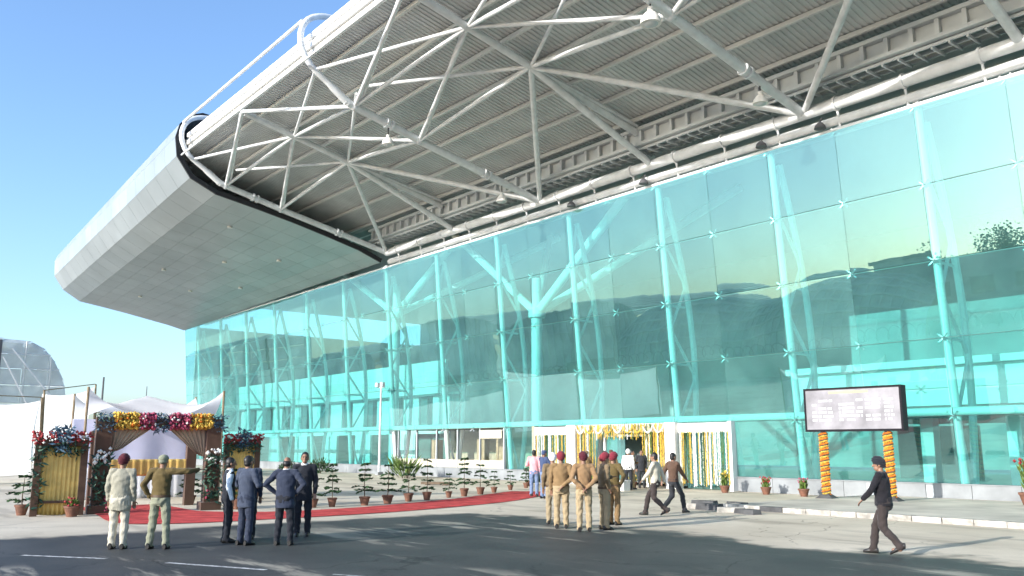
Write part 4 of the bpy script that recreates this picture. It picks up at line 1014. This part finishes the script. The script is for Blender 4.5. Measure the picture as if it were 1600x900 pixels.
    if collar:
        b = MB(); b.loft([[(rx * math.cos(a), ry * math.sin(a) + ly(1.5), z + .012 * math.sin(a)) for a in np.linspace(0, 2 * math.pi, 21)[:-1]] for z, rx, ry in ((1.475, .085, .082), (1.53, .066, .068), (1.53, .060, .062), (1.48, .070, .07))]); b.build('collar', collar, e, True)
    # ---- shoes
    for s_ in (-1, 1):
        a_ = an[s_]; tip = -.05 if (stride and s_ < 0) else 0; b = MB(); z0 = a_.z - .09
        rr = [(-.085, .034, .05), (-.06, .042, .062), (.0, .044, .060), (.07, .046, .048), (.14, .042, .036), (.185, .018, .025)]
        b.loft([[(a_.x + w_ * math.cos(t), a_.y + yy + .0, z0 + h_ * .95 + h_ * .95 * math.sin(t) + (-(yy - .05) * .45 if tip else 0) * 1.0) for t in np.linspace(0, 2 * math.pi, 13)[:-1]] for yy, w_, h_ in rr]); b.build('shoe', shoe, e, True)
    # ---- head
    if head == 'hair':
        b = MB(); b.ell(hc + V((0, 0, 0)) + Rt @ V((0, -.016, .038)), (.088, .103, .106), 16, 10); b.ell(hc + Rt @ V((0, -.045, -.02)), (.076, .066, .075), 12, 8)
        me = remeshed(b, .01, 1, .003, 2., .6, 'hair'); me.materials.append(M[head_c]); link('hair', me, e)
    elif head == 'bald':
        b = MB(); b.ell(hc + Rt @ V((0, -.035, -.0)), (.086, .082, .075), 16, 10); me = remeshed(b, .01, 1, .003, 2., .6, 'hair'); me.materials.append(M['hair']); link('hair', me, e)
    elif head == 'turban':
        b = MB()
        for z, rx, ry, yo in ((-.012, .092, .105, -.028), (.03, .112, .128, -.012), (.068, .118, .136, 0), (.105, .104, .124, .006), (.138, .07, .09, .006)):
            b.ell(hc + Rt @ V((0, yo, z)), (rx, ry, .036), 18, 6, Matrix.Rotation(R(8), 3, 'X'))
        b.ell(hc + V((0, -.02, .06)), (.095, .11, .085), 16, 8); me = remeshed(b, .009, 1, .003, 5., .6, 'turban'); me.materials.append(M[head_c]); link('turban', me, e)
    elif head == 'cap':
        b = MB(); b.ell(hc + Rt @ V((0, -.008, .062)), (.097, .112, .078), 16, 8); b.ell(hc + Rt @ V((0, -.03, .0)), (.084, .09, .05), 14, 6); me = remeshed(b, .009, 1, .002, 5., .6, 'cap'); me.materials.append(M[head_c]); link('cap', me, e)
    if beard:
        b = MB(); b.ell(hc + Rt @ V((0, .045, -.075)), (.064, .06, .055), 12, 8); b.build('beard', 'hair', e, True)
    for s_ in (-1, 1):
        b = MB(); b.ell(hc + Rt @ V((s_ * .031, .093, .022)), (.012, .009, .007), 8, 6); b.build('eye', 'eye', e, True)
        b = MB(); b.ell(hc + Rt @ V((s_ * .033, .098, .044)), (.020, .008, .005), 8, 4); b.build('eyebrow', 'hair', e, True)
    e.scale = (k, k, k)
    return e
random.seed(77)
AW, RT, LF, TO = 51.6, -38.4, 141.6, 231.6           # away from the camera, to its right, to its left, towards it
near_ = .010
person((-18.2, -27.15, 0), AW + 2, 'man in cream jacket and trousers with maroon turban, seen from behind', 'beige', 'cream', 'turban', 'maroon', hem=.72, vox=near_, girth=1.12, split=.0, H=1.74)
person((-17.72, -26.55, 0), AW - 2, 'man in olive sweater and grey cap pointing with his right arm', 'olive', 'grey_olive', 'cap', 'grey_olive', arms=('pocket', 'point'), hem=.97, belt='belt', vox=near_, split=.05, H=1.75)
person((-18.05, -25.1, 0), RT + 25, 'man in dark waistcoat with pale blue shirt sleeves', 'charcoal', 'charcoal', arms=('down', 'down'), hem=.88, vest='sky', vox=near_, collar='white', H=1.68)
person((-17.35, -25.0, 0), AW - 30, 'man in slate navy suit standing beside the waistcoated man, back turned', 'navy2', 'navy', arms=('front', 'front'), hem=.74, vox=near_, girth=1.08, H=1.72)
person((-18.35, -24.55, 0), AW + 10, 'man in dark suit mostly hidden behind the slate navy suit', 'navy', 'charcoal', arms=('front', 'down'), hem=.76, H=1.7)
person((-16.85, -24.4, 0), AW - 4, 'balding man in dark suit seen from behind with elbows out', 'navy', 'charcoal', 'bald', arms=('hips', 'hips'), hem=.74, vox=near_, girth=1.12, collar='white', H=1.70, split=.03)
person((-18.25, -23.35, 0), TO + 12, 'man in black suit facing the camera beside the balding man', 'charcoal', 'charcoal', arms=('down', 'down'), hem=.74, vox=near_, collar='white', H=1.78, headturn=0)
person((-26.75, -9.7, .015), AW - 10, 'man in pink shirt and pale jeans on the carpet end', 'pinks', 'jeans', arms=('front', 'down'), hem=.86, H=1.75, vox=.013)
person((-25.4, -10.35, .015), AW - 55, 'man in blue shirt and jeans holding a camera on the carpet', 'blue', 'jeans', 'cap', 'blue', arms=('camera', 'camera'), hem=.84, H=1.75, vox=.013)
P_ = 'officers in khaki before the entrance'
person((-17.15, -17.1, 0), AW + 5, 'officer with white turban half hidden behind the left khaki officer', 'khaki3', 'khaki_lt2', 'turban', 'white', arms=('down', 'down'), hem=.94, belt='belt', H=1.72, group=P_, vox=.012)
person((-16.1, -17.75, 0), AW - 6, 'khaki officer with red turban, hand on hip, leftmost of the front officers', 'khaki', 'khaki_lt', 'turban', 'red', arms=('down', 'behind'), hem=.95, belt='khaki_lt', H=1.76, group=P_, vox=near_, girth=1.08, lean=.05)
person((-15.2, -17.85, 0), AW + 2, 'khaki officer with red turban, both hands clasped behind his back', 'khaki2', 'khaki_lt', 'turban', 'maroon', arms=('behind', 'behind'), hem=.95, belt='khaki', H=1.76, group=P_, vox=near_, lean=.05)
person((-15.25, -17.15, 0), RT + 20, 'khaki officer with red turban standing side-on, right of the clasped hands', 'khaki3', 'khaki_lt2', 'turban', 'red', arms=('front', 'pocket'), hem=.95, belt='belt', H=1.74, group=P_, vox=near_)
person((-16.0, -16.1, 0), RT + 45, 'khaki officer with red turban standing farthest right in the group', 'olive', 'khaki', 'turban', 'red', arms=('down', 'hips'), hem=.95, belt='belt', H=1.74, group=P_, vox=.012)
G_ = 'guards at the entrance door'
person((-26.85, -6.85, 0), TO + 10, 'guard in brown facing out, leftmost of the heads above the officers', 'khaki', 'khaki', 'cap', 'khaki', hem=.92, H=1.74, group=G_, vox=.014)
person((-26.45, -6.2, 0), TO - 5, 'guard in brown standing behind the side-on officer', 'khaki', 'khaki', 'hair', 'hair', hem=.92, H=1.73, group=G_, vox=.014)
person((-27.15, -5.1, 0), AW + 15, 'guard in brown uniform and cap nearest the door frame', 'khaki', 'khaki', 'cap', 'brown', hem=.92, H=1.76, group=G_, vox=.014)
person((-28.2, -3.0, 0), AW - 20, 'man with white turban and white shirt in the doorway', 'white', 'dark', 'turban', 'white', hem=.9, H=1.76, group=G_, vox=.014)
person((-28.5, -2.45, 0), TO + 60, 'guard in khaki jacket and pale trousers in the doorway', 'khaki', 'khaki_lt', 'hair', 'hair', hem=.9, H=1.72, group=G_, vox=.014, arms=('front', 'down'))
person((-29.0, -1.3, 0), TO, 'man in black standing inside the dark doorway', 'dark', 'dark', 'hair', 'hair', hem=.76, H=1.74, group=G_, vox=.014)
person((-17.35, -13.1, 0), LF - 25, 'man in cream shirt and brown trousers striding left', 'cream', 'dkbrown', 'hair', 'hair', arms=('fwd', 'back'), stride=.95, hem=.86, H=1.73, vox=.012, shoe='shoe')
person((-17.65, -12.0, 0), RT + 30, 'man in brown sweater and dark trousers striding beside the cream shirt', 'brown', 'dark', 'hair', 'hair', arms=('back', 'fwd'), stride=.9, hem=.93, H=1.72, vox=.012)
person((-8.62, -16.6, 0), LF - 35, 'man in black sweater, trousers and turban walking left on the road', 'black', 'dkbrown', 'turban', 'charcoal', arms=('fwd', 'down'), stride=.72, hem=.90, H=1.70, vox=near_, girth=1.1, headturn=15, lean=.04)
